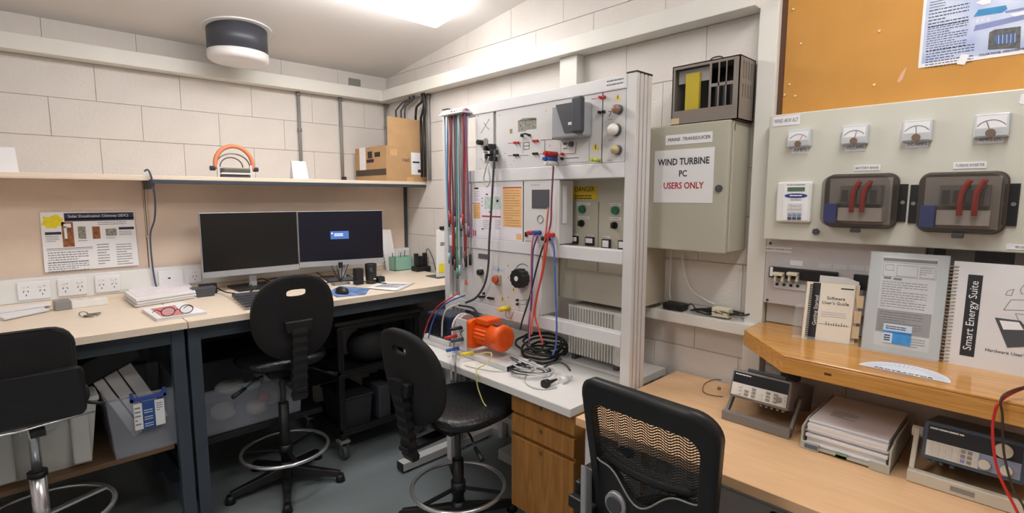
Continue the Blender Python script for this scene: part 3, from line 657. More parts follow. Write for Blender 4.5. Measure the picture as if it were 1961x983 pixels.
g.build('label_print', 'whiteink', lb); g = MB(); dashes(g, (-1.795, -1.0362, SH+.225), (1,0,0), (0,0,-1), .026, .04, 4, seed=8, t=.0002, wmin=.2, wmax=.5); dashes(g, (-1.872, -1.0362, SH+.225), (1,0,0), (0,0,-1), .022, .09, 5, seed=9, t=.0002, wmin=.1, wmax=.3); g.build('label_print', 'greyink', lb)
MB().box((-1.885, -1.04, SH+.245), (-1.755, -1.026, SH+.262)).box((-1.885, -1.04, SH+.245), (-1.872, -1.026, SH+.285)).box((-1.768, -1.04, SH+.245), (-1.755, -1.026, SH+.285)).build('latch', 'blue', T2, bevel=.002)
# box and black file inside the tub
R = Matrix.Rotation(-.42, 3, 'Y')
bx = thing('archive_box', 'white box with two black straps tilted inside the clear tub', 'box', (-1.83, -.8, SH+.1))
MB().boxc((-1.855, -.76, SH+.2), (.15, .2, .31), R).build('box_body', 'lgrey', bx, bevel=.004)
for dx in (-.035, .02): MB().boxc(V((-1.855, -.76, SH+.2))+R@V((dx, 0, 0)), (.006, .204, .314), R).build('strap', 'black', bx)
fl = MB().boxc(V((-1.855, -.76, SH+.2))+R@V((-.0, 0, .204)), (.25, .19, .095), R).build('lever_file', 'black', bevel=.004); tag(fl, 'black lever file tilted on top of the strapped white box', 'file')
SB = .34
T3 = tub('storage_tub', 'clear plastic tub full of bagged parts under monitor bench', -1.60, -1.10, -.89, -.40, SB+.001, SB+.23, 'tub', .015)
rnd = random.Random(21)
for k, (x, y, z, sx, sy, sz, m_) in enumerate([(-1.47,-.8,.06,.13,.16,.09,'lgrey'),(-1.32,-.84,.05,.12,.1,.08,mat('tan_part',(190,170,140),.6)),(-1.22,-.75,.08,.12,.2,.13,'lgrey'),(-1.42,-.76,.17,.16,.12,.08,'white'),(-1.33,-.82,.17,.1,.08,.05,'teal'),(-1.28,-.85,.1,.07,.07,.06,'red'),(-1.22,-.72,.2,.15,.2,.12,'lgrey')]):
    c_ = V((x, y+.03, SB+.012+z)); g = MB(); rr = []
    for i in range(6):
        ph = math.pi*(i+.3)/6.6-math.pi/2; rr.append([c_+V((sx/2*math.cos(ph)*math.cos(2*math.pi*j/10)*rnd.uniform(.8, 1.15), sy/2*math.cos(ph)*math.sin(2*math.pi*j/10)*rnd.uniform(.8, 1.15), sz/2*math.sin(ph))) for j in range(10)])
    o = g.loft(rr).build('parts_bag', m_, subsurf=1); nm = ['pale crumpled', 'tan crumpled', 'pale tall', 'white folded', 'mint green', 'small red', 'pale slumped'][k]
    tag(o, nm+' bag of parts in the clear tub under the bench', 'bag', 'bags in the clear tub')
# ------------------------------------------------------------------ training rack
XR = -.40; RB = -.29; LY = (-1.262, -1.31); RY = (-2.476, -2.522)
rack = thing('equipment_rack', 'tall aluminium rack frame with cross rails standing astride white table', 'rack', (-.35, -1.89, 0))
def post(y0, y1):
    pts = []; n = 4; d = (RB-XR)/n; dep = .014
    for i in range(n):       # -y face with grooves
        x = XR+i*d; pts += [(x+.002, y1), (x+d-.006, y1), (x+d-.006, y1+dep), (x+d+.002, y1+dep)] if i < n-1 else [(x+.002, y1), (RB, y1)]
    pts += [(RB, y0), (XR, y0)]
    pts[0] = (XR, y1)
    return MB().prism([(x, y, 0) for x, y in pts], (0, 0, 2.0))
for y0, y1 in (LY, RY):
    post(y0, y1).build('post', 'alu', rack, bevel=.0015)
    MB().box((XR-.001, y1-.001, 2.0), (RB+.001, y0+.001, 2.006)).build('end_cap', 'black', rack)
    f = MB().box((-.74, (y0+y1)/2-.03, .012), (-.08, (y0+y1)/2+.03, .058)).build('foot_bar', 'alu', rack, bevel=.003)
    MB().box((-.744, (y0+y1)/2-.03, .012), (-.74, (y0+y1)/2+.03, .058)).build('foot_cap', 'black', f)
    for x in (-.7, -.12): MB().cyl((x, (y0+y1)/2, 0), (x, (y0+y1)/2, .014), .02, n=12).build('levelling_foot', 'black', f)
railm = mat('rail_white', (226, 225, 227), .4, .1, var=.02)
for z0, z1 in ((1.945, 1.997), (1.598, 1.658), (1.245, 1.301), (.896, .953)):
    g = MB().box((XR-.004, LY[1], z0), (XR+.05, RY[0], z1)); r_ = g.build('cross_rail', railm, rack, bevel=.002)
    MB().box((XR-.0045, LY[1], z0+.004), (XR-.004, RY[0], z0+.006)).build('rail_groove', railm, r_)
g = MB(); pbox(g, 'x', XR-.004, (1160, 152), (1195, 166), .0006); lb = g.build('rail_label', 'paper', rack)
g = MB(); a = at(1162, 153, 'x', XR-.0047); dashes(g, a, (0,-1,0), (0,0,-1), .09, .03, 2, seed=3, wmin=.1, wmax=.3, t=.0003); g.build('label_print', 'greyink', lb)
# slots in the lower rails (light reflections of the profile)
g = MB(); pbox(g, 'x', XR-.004, (1042, 606), (1122, 625), .0008)
# ---- modules, each a plate of its own
U = V((0, -1, 0)); DN = V((0, 0, -1))
def module(name, label, y0, y1, z0, z1, depth=.05, m='lgrey'):
    t = thing(name, label, 'module', (XR+depth/2, (y0+y1)/2, z0))
    MB().box((XR, y0, z0), (XR+.004, y1, z1)).build('front_plate', m, t, bevel=.001)
    if depth: MB().box((XR+.004, y0-.004, z0+.004), (XR+depth, y1+.004, z1-.004)).build('case', 'lgrey', t)
    return t
def zA(x, y): return (840+x/4.274, 120+y/4.274)
def zB(x, y): return (840+x/3.39, 330+y/3.39)
def zC(x, y): return (870+x/7.023, 470+y/7.023)
def rp(px): return at(px[0], px[1], 'x', XR)
def dot(t, name, m, px, r, l=.012, n=14, d0=0, cap=None):
    p = rp(px); o = MB().cyl(p+V((-d0,0,0)), p+V((-d0-l,0,0)), r, r*.92, n=n).build(name, m, t); return o
def pr(t, name, m, *rects, t_=.0006, d0=0):
    g = MB()
    for a, b in rects: pbox(g, 'x', XR, a, b, t_, d0)
    return g.build(name, m, t)
def seg(t, name, m, pxs, w_=.0012):
    g = MB()
    for a, b in zip(pxs, pxs[1:]):
        A, B = rp(a), rp(b); d = (B-A).normalized(); n = V((0, -d.z, d.y))*w_
        g.prism([A+n, B+n, B-n, A-n], (-.0006, 0, 0))
    return g.build(name, m, t)
def tri(t, px, s=.014):
    p = rp(px); o = MB().prism([p+V((0, s, -s*.8)), p+V((0, -s, -s*.8)), p+V((0, 0, s))], (-.0006, 0, 0)).build('warning_triangle', 'yellow', t)
    MB().box(p+V((-.0006, .002, -s*.5)), p+V((-.001, -.002, s*.5))).build('bolt_print', 'ink', o)
ya = lambda px, py=300: rp((px, py)).y
T = module('trainer_module', 'narrow white switch module with black knob beside hanging leads', ya(911), ya(945), 1.66, 1.944)
k = dot(T, 'dial_plate', 'mgrey', zA(385, 650), .02, .003, 20); dot(T, 'knob', 'black', zA(355, 655), .014, .03, 16)
seg(T, 'switch_symbol', 'ink', [zA(345, 580), zA(415, 460)], .0011); seg(T, 'switch_symbol', 'ink', [zA(370, 490), zA(395, 530), zA(415, 550)], .0011)
for q in ((325, 440), (350, 790), (340, 870)): dot(T, 'screw', 'dgrey', zA(*q), .0025, .001, 8)
T = module('trainer_module', 'wide grey circuit module with printed house and dark inverter unit', ya(950), ya(1153, 200), 1.66, 1.944)
pr(T, 'house_print', 'gprint', (zA(650, 478), zA(715, 560)), (zA(712, 462), zA(800, 540)))
p = rp(zA(725, 470)); MB().prism([rp(zA(645, 482)), rp(zA(690, 455)), rp(zA(770, 450)), rp(zA(805, 468)), rp(zA(712, 478))], (-.0006,0,0)).build('roof_print', 'mgrey', T)
pr(T, 'tag_print', mat('tan_ink', (150, 130, 90), .7), (zA(583, 545), zA(603, 578)))
for q, m_ in (((630, 657), 'red'), ((655, 657), 'red'), ((628, 758), 'black'), ((652, 758), 'black'), ((785, 643), 'red'), ((812, 641), 'red'), ((785, 747), 'black'), ((810, 746), 'black'), ((688, 600), 'black'), ((748, 594), 'black')):
    dot(T, 'terminal', m_, zA(*q), .0062, .012, 10)
MB().tube([rp(zA(688, 600))+V((-.012,0,0)), rp(zA(700, 590))+V((-.02,0,0)), rp(zA(738, 585))+V((-.02,0,0)), rp(zA(748, 594))+V((-.012,0,0))], .004, 8).build('jumper_link', 'black', T)
seg(T, 'circuit_print', 'redink', [zA(568, 660), zA(615, 659)]); seg(T, 'circuit_print', 'redink', [zA(665, 656), zA(680, 655)])
seg(T, 'circuit_print', 'ink', [zA(568, 762), zA(615, 761)]); seg(T, 'circuit_print', 'greyink', [zA(665, 761), zA(735, 760)])
seg(T, 'circuit_print', 'ink', [zA(835, 636), zA(885, 633)]); seg(T, 'circuit_print', 'redink', [zA(890, 632), zA(955, 627)]); seg(T, 'circuit_print', 'ink', [zA(868, 640), zA(868, 745)]); seg(T, 'circuit_print', 'ink', [zA(830, 748), zA(885, 746)]); seg(T, 'circuit_print', 'greyink', [zA(690, 740), zA(690, 620)], .0008)
seg(T, 'symbol_print', 'ink', [zA(697, 655), zA(742, 653), zA(740, 708), zA(697, 712), zA(697, 655)]); seg(T, 'symbol_print', 'ink', [zA(697, 684), zA(741, 681)])
seg(T, 'circuit_print', 'redink', [zA(1030, 748), zA(1120, 744), zA(1128, 650)]); seg(T, 'circuit_print', 'ink', [zA(1030, 785), zA(1150, 778)]); seg(T, 'circuit_print', 'greyink', [zA(1232, 640), zA(1232, 812), zA(1060, 820)], .0009)
seg(T, 'circuit_print', 'greyink', [zA(1000, 660), zA(1000, 740)], .0008); seg(T, 'circuit_print', 'redink', [zA(1250, 298), zA(1300, 294)])
for q in ((500, 430), (880, 395), (595, 835), (615, 805), (910, 680), (545, 745), (1130, 370), (905, 790)): dot(T, 'screw', 'dgrey', zA(*q), .0022, .001, 8)
tri(T, zA(1285, 690), .018)
for q, m_ in (((1330, 287), 'red'), ((1325, 408), 'black'), ((1018, 750), 'red'), ((1018, 786), 'black')): dot(T, 'terminal', m_, zA(*q), .0065, .014, 10)
pr(T, 'meter_print', 'greyink', (zA(1020, 655), zA(1055, 672)), (zA(1020, 700), zA(1050, 708))); dot(T, 'round_switch', 'dgrey', zA(1090, 668), .012, .012)
# inverter unit on that module
iv = [rp(zA(985, 385)), rp(zA(1235, 345)), rp(zA(1235, 620)), rp(zA(985, 632))]
y0, y1 = rp(zA(1000, 500)).y, rp(zA(1255, 500)).y; z0, z1 = rp(zA(1100, 625)).z, rp(zA(1100, 352)).z
cs = MB().box((XR, y0, z0), (XR-.06, y1, z1)).build('inverter_case', mat('inverter_grey', (160, 162, 168), .45), T, bevel=.008)
MB().prism([(XR-.061, y0-.025, z1), (XR-.061, y1+.004, z1), (XR-.061, y1+.004, z0+.02), (XR-.061, y0-.075, z0+.02)], (-.004, 0, 0)).build('dark_cover', 'dgrey', cs)
MB().box((XR-.058, y1+.042, z0+.012), (XR-.088, y1-.01, z1+.018)).build('front_housing', mat('inverter_dark', (66, 68, 76), .42), cs, bevel=.009)
MB().box((XR-.002, y0+.004, z0), (XR-.052, y0+.0, z1-.005)).build('side_fin', 'dgrey', cs)
pr_ = MB().box((XR-.0652, y1+.075, z0+.05), (XR-.0656, y1+.052, z0+.062)).build('maker_mark', 'whiteink', cs)
T = module('trainer_module', 'narrow lamp module with three round bulbs in a column', ya(1155, 200), -2.474, 1.66, 1.944)
for q, m_ in (((1360, 282), 'red'), ((1358, 404), 'black')): dot(T, 'terminal', m_, zA(*q), .0065, .014, 10)
tri(T, zA(1467, 283), .014)
def bulb(px, r, m_, nm):
    c = rp(px); base = MB().cyl(c, c+V((-.02,0,0)), r*1.0, n=20).build('lamp_holder', 'dgrey', T)
    g = MB(); g.loft([[c+V((-.02-r*1.1*math.sin(a), r*math.cos(a)*math.cos(2*math.pi*k/18), r*math.cos(a)*math.sin(2*math.pi*k/18))) for k in range(18)] for a in (0, .4, .8, 1.2, 1.5)])
    g.build(nm, m_, base)
bulb(zA(1478, 385), .019, mat('amber_bulb', (150, 116, 100), .2, var=.1), 'amber_bulb'); bulb(zA(1455, 552), .025, mat('pearl_bulb', (236, 232, 226), .25, var=0), 'pearl_bulb'); bulb(zA(1470, 715), .019, mat('clear_bulb', (190, 170, 130), .2, var=.2), 'clear_bulb')
g = MB()
for q in ((1385, 462), (1390, 630), (1382, 795)): dashes(g, rp(zA(*q)), U, DN, .025, .006, 1, seed=q[0], wmin=.2, wmax=.4)
g.build('caption_print', 'greyink', T); seg(T, 'circuit_print', 'ink', [zA(1390, 400), zA(1415, 400), zA(1395, 440)]); 
# ---- row two: poster board, terminal with screen
T = module('poster_board', 'instruction poster with orange text boxes in middle rack row', -1.37, ya(1001, 400), 1.302, 1.597, .0, 'lgrey')
MB().box((XR+.004, -1.375, 1.305), (XR+.02, ya(1001, 400)+.002, 1.595)).build('backing', 'mgrey', T)
A = rp(zB(222, 98)); Bq = rp(zB(545, 445)); sh_ = MB().box((XR, A.y, 1.304), (XR-.001, Bq.y, A.z)).build('poster_sheet', mat('lilac_white', (232, 226, 236), .7, var=.02), T)
def zD(x, y): return (890+x/8.19, 345+y/8.19)
def pr2(nm, m_, *rects):
    for a, b in rects: pbox(MB(), 'x', XR-.001, zD(*a), zD(*b), .0004).build(nm, m_, sh_)
pr2('orange_box', 'orangeink', ((600, 130), (892, 750)), ((135, 375), (245, 605)), ((810, 840), (890, 940)))
pr2('red_bar', 'redink', ((270, 555), (565, 590)), ((600, 112), (892, 124)), ((125, 360), (245, 370)), ((135, 780), (150, 880)), ((165, 790), (180, 880)))
pr2('green_diagram', mat('pale_green_ink', (188, 204, 196), .7, var=.2, scale=60), ((310, 260), (565, 460)))
pr2('dark_mark', 'ink', ((150, 118), (215, 142)), ((330, 215), (365, 235)), ((415, 215), (445, 235)), ((500, 310), (530, 345)), ((380, 490), (400, 512)), ((265, 760), (295, 778)), ((265, 280), (282, 295)), ((265, 330), (282, 345)), ((265, 395), (282, 410)))
g = MB()
for (x0, y0), (x1, y1), rows, sd in (((625, 150), (885, 740), 15, 1), ((150, 385), (240, 600), 7, 2), ((150, 165), (240, 330), 5, 3), ((290, 620), (400, 780), 5, 4), ((480, 620), (570, 780), 5, 5), ((200, 880), (760, 915), 2, 6)):
    a = at(*zD(x0, y0), 'x', XR-.0015); b_ = at(*zD(x1, y1), 'x', XR-.0015); dashes(g, a, U, DN, a.y-b_.y, a.z-b_.z, rows, h=.22, seed=sd)
g.build('poster_print', 'greyink', sh_)
T = module('display_module', 'grey module with a dark square screen in middle rack row', ya(1003, 400), ya(1071, 400), 1.302, 1.597, .1)
pr(T, 'screen', mat('unit_screen', (84, 84, 92), .3, var=.02), (zB(607, 114), zB(718, 237)), t_=.002)
MB().torus(rp(zB(660, 305))+V((-.001,0,0)), .018, .0022, (1,0,0), 24, 6).build('ring_print', 'mgrey', T)
pr(T, 'rocker_switch', 'black', (zB(564, 388), zB(578, 418)), t_=.006)
for q, m_ in (((628, 392), 'red'), ((658, 392), 'blue'), ((745, 408), 'red'), ((720, 428), 'black')): dot(T, 'plug', m_, zB(*q), .011, .05, 12)
g = MB(); dashes(g, rp(zB(600, 80)), U, DN, .06, .006, 1, seed=3, wmin=.2, wmax=.4); dashes(g, rp(zB(565, 440)), U, DN, .05, .008, 1, seed=4, wmin=.2, wmax=.4); g.build('caption_print', 'greyink', T)
MB().box((XR+.02, ya(1071, 400)-.001, 1.40), (XR+.05, ya(1071, 400)-.002, 1.57)).build('side_label', 'paper', T)
# ---- row three: variable supply
YR3 = rp((1037, 560)).y
T = module('power_supply_module', 'large grey supply module with big black hand wheel in bottom rack row', -1.40, YR3, .955, 1.243, .125)
pr(T, 'display_window', mat('lcd', (88, 86, 90), .3), (zC(328, 108), zC(450, 188)), t_=.003)
dot(T, 'dial_plate', 'lgrey', zC(350, 355), .024, .003, 20); dot(T, 'knob', 'black', zC(372, 360), .017, .026, 16)
p = rp(zC(590, 455)); sw = MB().box(p+V((0, .018, -.028)), p+V((-.012, -.024, .024))).build('isolator_plate', mat('tan_plate', (176, 160, 140), .5), T, bevel=.003)
MB().cyl(p+V((-.012,0,0)), p+V((-.03,0,0)), .018, n=16).build('isolator_knob', mat('rust_red', (196, 86, 60), .45), sw)
wl = MB(); c = rp(zC(930, 435)); ring = []
for k in range(12):
    for j, rr in ((0, .044), (.45, .049)): a_ = 2*math.pi*(k+j)/12; ring.append((rr*math.cos(a_), rr*math.sin(a_)))
wl.prism([c+V((-.004, y, z)) for y, z in ring], (-.045, 0, 0)); wh = wl.build('hand_wheel', 'black', T, bevel=.003)
MB().cyl(c+V((-.049,0,0)), c+V((-.052,0,0)), .012, n=16).build('wheel_hub', 'white', wh)
MB().tube(arc(c+V((-.001,.002,.008)), .06, 1.0, 3.5, 20, V((0,-1,0)), V((0,0,1))), .0012, 5).build('scale_print', 'ink', T)
pr(T, 'blue_print', mat('pale_blue_ink', (190, 200, 222), .7, var=.1), (zC(515, 275), zC(600, 345)), (zC(590, 310), zC(675, 370)))
for q in ((350, 690), (378, 690), (408, 690), (405, 645), (470, 705), (495, 710), (530, 715), (858, 735), (858, 790)): dot(T, 'terminal', 'black', zC(*q), .0062, .012, 10)
seg(T, 'circuit_print', 'ink', [zC(885, 740), zC(915, 745), zC(935, 728)], .0009); seg(T, 'circuit_print', 'ink', [zC(885, 795), zC(960, 800), zC(985, 735), zC(945, 735)], .0009)
tri(T, zC(650, 720), .015); tri(T, zC(798, 595), .011); 
p = rp(zC(160, 500)); MB().prism([p+V((0, .014, -.014)), p+V((0, -.016, -.014)), p+V((0, -.012, .006)), p+V((0, .0, .018)), p+V((0, .012, .012))], (-.0008,0,0)).build('flame_sticker', mat('salmon', (240, 140, 110), .6), T)
for q in ((725, 275), (725, 432), (725, 700)): dot(T, 'screw', 'dgrey', zC(*q), .003, .001, 8)
g = MB(); pbox(g, 'x', XR, zC(110, 230), zC(185, 460), .001); g.build('vent_strip', mat('louvre', (196, 192, 190), .5, var=.3, scale=200), T)
# ---- plugs and short jumpers
def plug(px, m_, label, l=.05, r=.008, d=.02):
    p = rp(px)+V((-d, 0, 0)); t = thing('banana_plug', label, 'plug', p+V((d,0,0)))
    MB().cyl(p+V((d-.002,0,0)), p+V((-l,0,0)), r, n=10).build('plug_body', m_, t); MB().cyl(p+V((-l,0,0)), p+V((-l-.012,0,0)), r*.7, n=10).build('plug_sleeve', m_, t); return p
plug(zA(965, 752), 'red', 'stout red plug stacked on circuit module', r=.012); plug(zA(960, 795), 'blue', 'stout blue plug below the red one', r=.012); plug(zA(970, 828), 'white', 'white plug below the blue one', r=.011)
plug(zA(1315, 800), mat('green_yellow', (190, 200, 70), .5), 'green-yellow earth plug on circuit module', r=.008, d=0)
plug(zC(740, 840), 'yellow', 'yellow plug on lower edge of supply module', r=.012, d=.012)
cl = thing('plug_cluster', 'cluster of black plugs with grey cords beside narrow switch module', 'plugs', rp(zA(450, 700)))
for q in ((435, 705), (470, 690), (445, 770), (485, 735), (480, 790)): p = rp(zA(*q)); MB().box(p+V((-.004, .008, -.012)), p+V((-.05, -.008, .012))).build('plug_body', 'black', cl, bevel=.003)
for q in ((420, 760), (430, 780)): p = rp(zA(*q)); MB().box(p+V((-.02, .007, -.03)), p+V((-.05, -.007, .02))).build('plug_sleeve', 'lgrey', cl, bevel=.003)
# ---- hanging leads on the rack side
lh = thing('lead_hanger', 'white comb bracket for leads at the rack top', 'hanger', (XR-.03, -1.42, 1.97))
MB().box((XR-.006, -1.325, 1.955), (XR-.07, -1.53, 1.963)).build('comb', 'white', lh, bevel=.001)
for k in range(8): MB().box((XR-.06, -1.335-.026*k, 1.963), (XR-.066, -1.338-.026*k, 1.975)).build('tooth', 'white', lh)
cols = [('blue', (92, 134, 188)), ('pale blue', (170, 196, 216)), ('white', (236, 234, 234)), ('grey', (186, 186, 188)), ('red', (216, 48, 50)), ('crimson', (190, 40, 48)), ('white', (230, 228, 226)), ('brown', (110, 70, 66)), ('grey', (186, 186, 188)), ('purple', (136, 84, 130)), ('white', (236, 234, 234)), ('green', (90, 150, 110))]
rnd = random.Random(5); N = 22
for k in range(N):
    nm, rgb = cols[k % len(cols)]
    y = -1.335-.19*(k+.5)/N; x = XR-.018-.02*(k % 2); zb = rnd.uniform(1.12, 1.24) if k % 3 else rnd.uniform(1.35, 1.45)
    if nm in ('red', 'crimson'): zb = 1.43 if k % 2 else 1.2
    t = thing('test_lead', nm+' test lead hanging from comb at the rack side', 'lead', (x, y, zb), 0, nm+' leads hanging at the rack side')
    m_ = mat('lead_'+nm.replace(' ', '_'), rgb, .5, var=.03)
    wv = [V((x-.006*math.sin(3*s+k), y+.006*math.sin(2.2*s+k*1.3), 1.965-s*(1.965-zb))) for s in [i/8 for i in range(9)]]
    wv = [V((x+.012, y, 1.94)), V((x+.006, y, 1.972))]+wv[0:]
    MB().tube(spline(wv, 3), .0048, 6).build('cable', m_, t)
    MB().cyl(wv[-1], wv[-1]+V((0,0,-.06)), .0075, .006, n=8).build('plug', m_ if k % 4 else 'black', t)
# ---- long leads draped over the front of the rack
def lead(label, rgb, path, x0=XR-.045, r=.0045, grp=None, nm='patch_lead'):
    pts = []
    for p in path:
        pts.append(at(p[0], p[1], 'x', p[2] if len(p) > 2 else x0))
    o = MB().tube(spline(pts, 6), r, 6).build(nm, mat('cord_%d_%d_%d' % rgb, rgb, .5, var=.03)); tag(o, label, 'lead', grp); return o
lead('grey twisted lead hanging from plug cluster to the supply module', (70, 70, 74), [(948, 288), (945, 330), (941, 400), (937, 460), (935, 510), (928, 545), (912, 570), (892, 580)], r=.006)
lead('pale looped lead hanging below the plug cluster', (190, 188, 186), [(936, 300), (930, 325), (926, 345), (932, 358), (938, 345), (934, 320)], r=.004)
lead('violet lead dropping from stacked plugs to the display module', (120, 70, 90), [(1060, 318), (1058, 350), (1056, 390), (1055, 425), (1049, 450)])
lead('red lead hanging from display module down to the table', (206, 66, 60), [(1052, 440), (1046, 480), (1040, 520), (1030, 560), (1024, 600), (1030, 625), (1040, 660, -.45)])
lead('pink lead hanging straight down past the big hand wheel', (200, 120, 130), [(1022, 450), (1018, 480), (1017, 540), (1016, 600), (1014, 650, -.45)])
lead('purple lead hanging beside the pink lead', (100, 70, 130), [(1030, 450), (1021, 480), (1019, 530), (1018, 580), (1013, 620), (1013, 660, -.45)])
lead('black lead hanging from display module past supply module', (44, 46, 54), [(1048, 456), (1038, 478), (1026, 520), (1017, 560), (1008, 590), (1000, 615), (996, 632, -.45)])
lead('orange lead hanging beside the red lead', (214, 110, 80), [(1050, 398), (1047, 430), (1043, 470), (1038, 520), (1027, 570), (1020, 610), (1018, 640, -.45)])
lead('blue lead hanging down beside the supply module edge', (74, 104, 176), [(1056, 455), (1061, 480), (1063, 540), (1065, 590), (1066, 630), (1064, 665, -.42), (1058, 680, -.43)])
lead('thin brown lead under the yellow plug', (150, 110, 80), [(970, 592), (969, 605), (978, 610), (984, 596)], r=.002)
# ------------------------------------------------------------------ white table inside the rack
TZ = .72
tb = thing('work_table', 'white laminate table inside the rack with motor on it', 'table', (-.37, -1.89, 0))
MB().box((-.715, LY[1]-.003, TZ-.032), (-.405, RY[0]+.003, TZ)).box((-.405, LY[1]-.003, TZ-.032), (-.02, RY[0]+.003, TZ)).build('table_top', mat('table_white', (226, 224, 222), .4, var=.02), tb, bevel=.0)
MB().box((-.7165, LY[1]-.003, TZ-.032), (-.715, RY[0]+.003, TZ-.002)).build('edge_strip', MATS['table_white'], tb)
for x, y in ((-.46, -1.36), (-.06, -1.36), (-.06, -2.42)): MB().box((x, y-.02, 0), (x+.04, y+.02, TZ-.032)).build('leg', 'lgrey', tb, bevel=.002)
MB().box((-.66, -1.37, TZ-.08), (-.06, -1.345, TZ-.032)).build('side_rail', 'lgrey', tb)
MB().box((-.06, -1.38, TZ-.09), (-.04, -2.4, TZ-.032)).build('rear_rail', 'lgrey', tb)
MB().box((-.07, -1.38, .12), (-.03, -2.4, .16)).build('floor_rail', 'lgrey', tb)
# drawers
pd = thing('drawer_pedestal', 'oak veneer three drawer pedestal hung under the white table', 'drawers', (-.45, -2.32, .17))
PY0, PY1, PX = -2.124, -2.472, -.69
MB().box((PX+.018, PY0, .165), (-.16, PY1, TZ-.034)).build('carcass', 'ped', pd)
for z0, z1 in ((.604, .684), (.512, .588), (.172, .494)):
    d = MB().box((PX, PY0, z0), (PX+.018, PY1, z1)).build('drawer_front', 'ped', pd, bevel=.0015)
    MB().cyl((PX-.003, (PY0+PY1)/2, z1-.022), (PX, (PY0+PY1)/2, z1-.022), .008, n=14).build('lock', mat('brass_lock', (130, 104, 60), .4, .6), d)
    MB().box((PX+.015, PY0-.001, z0-.012), (PX+.0178, PY1+.001, z0)).build('finger_groove', 'ped', pd)
# wall pipe and power box under the table
o = MB().tube([(-.042, -1.32, .5), (-.042, -2.38, .5)], .011, 10).build('wall_pipe', mat('pinkish_pipe', (180, 150, 140), .5)); tag(o, 'pinkish pipe running along wall under the white table', 'pipe')
o = MB().box((-.001, -1.3, .16), (-.03, -2.4, .62)).build('trim_6', 'white', bevel=.003); struct(o, 'white boxed trunking low on the wall under the table')
o = MB().box((-.25, -1.55, .0), (-.05, -1.95, .06)).build('floor_box', 'lgrey', bevel=.004); tag(o, 'flat grey power box on floor under the white table', 'power box')
# ------------------------------------------------------------------ motor set on the table
ms = thing('motor_test_set', 'orange electric motor bolted to grey flange on base plate', 'motor', (-.5, -1.7, TZ))
MX, MZ = -.525, .842
b = MB().box((-.60, -1.32, TZ+.001), (-.45, -2.0, TZ+.026)).build('base_profile', 'lgrey', ms, bevel=.002)
MB().box((-.6005, -1.70, TZ+.006), (-.60, -1.99, TZ+.018)).build('profile_slot', 'lgrey', b)
MB().box((-.60, -2.0, TZ+.003), (-.45, -2.0006, TZ+.024)).build('profile_end', 'black', b)
# grey flange bracket with rounded head
def bracket(y, th, m_):
    pts = [(MX-.07, TZ+.026), (MX-.07, MZ), ]+[(MX-.07*math.cos(a), MZ+.075*math.sin(a)) for a in [math.pi*i/10 for i in range(1, 10)]]+[(MX+.07, MZ), (MX+.07, TZ+.026)]
    return MB().prism([(x, y, z) for x, z in pts], (0, -th, 0)).build('bracket', m_, ms, bevel=.002)
bracket(-1.575, .012, 'lgrey'); bracket(-1.60, .02, mat('mauve_plate', (178, 160, 156), .5))
pl = MB().box((MX-.075, -1.625, TZ+.03), (MX-.069, -1.705, MZ+.07)).build('terminal_plate', 'lgrey', ms, bevel=.001)
g = MB()
for a, b_ in (((0, .02), (.03, -.03)), ((.0, -.03), (.035, .03)), ((.02, .0), (.045, .02))):
    A = V((MX-.0755, -1.645-a[0], MZ+a[1])); B = V((MX-.0755, -1.645-b_[0], MZ+b_[1])); d = (B-A).normalized(); n = V((0, -d.z, d.y))*.0015
    g.prism([A+n, B+n, B-n, A-n], (-.0005, 0, 0))
g.build('symbol_print', 'ink', pl)
g = MB(); g.prism([(MX+x, -1.705, MZ+z) for x, z in rrect(.145, .145, .02)], (0, -.03, 0)); fl = g.build('flange', 'orange', ms, bevel=.002)
g = MB(); n = 40
ring = lambda y, r, fin: [V((MX+(r+(fin if k % 2 else 0))*math.cos(2*math.pi*k/n), y, MZ+(r+(fin if k % 2 else 0))*math.sin(2*math.pi*k/n))) for k in range(n)]
g.loft([ring(-1.735, .055, .006), ring(-1.835, .055, .006)], False); g.build('finned_body', 'orange', ms)
g = MB(); g.loft([ring(-1.832, .066, 0), ring(-1.895, .066, 0), ring(-1.905, .062, 0), ring(-1.91, .05, 0)]); fc = g.build('fan_cowl', 'orange', ms)
MB().box((MX-.03, -1.84, MZ+.0655), (MX+.005, -1.885, MZ+.068)).build('rating_plate', 'dgrey', fc)
g = MB()
for k in range(5): g.torus((MX, -1.9105, MZ), .012+.007*k, .0009, (0,1,0), 24, 4)
g.build('grille_ring', mat('dark_orange', (190, 70, 14), .5), fc)
MB().box((MX-.045, -1.74, MZ+.055), (MX+.045, -1.83, MZ+.085)).build('terminal_box', 'orange', ms, bevel=.006)
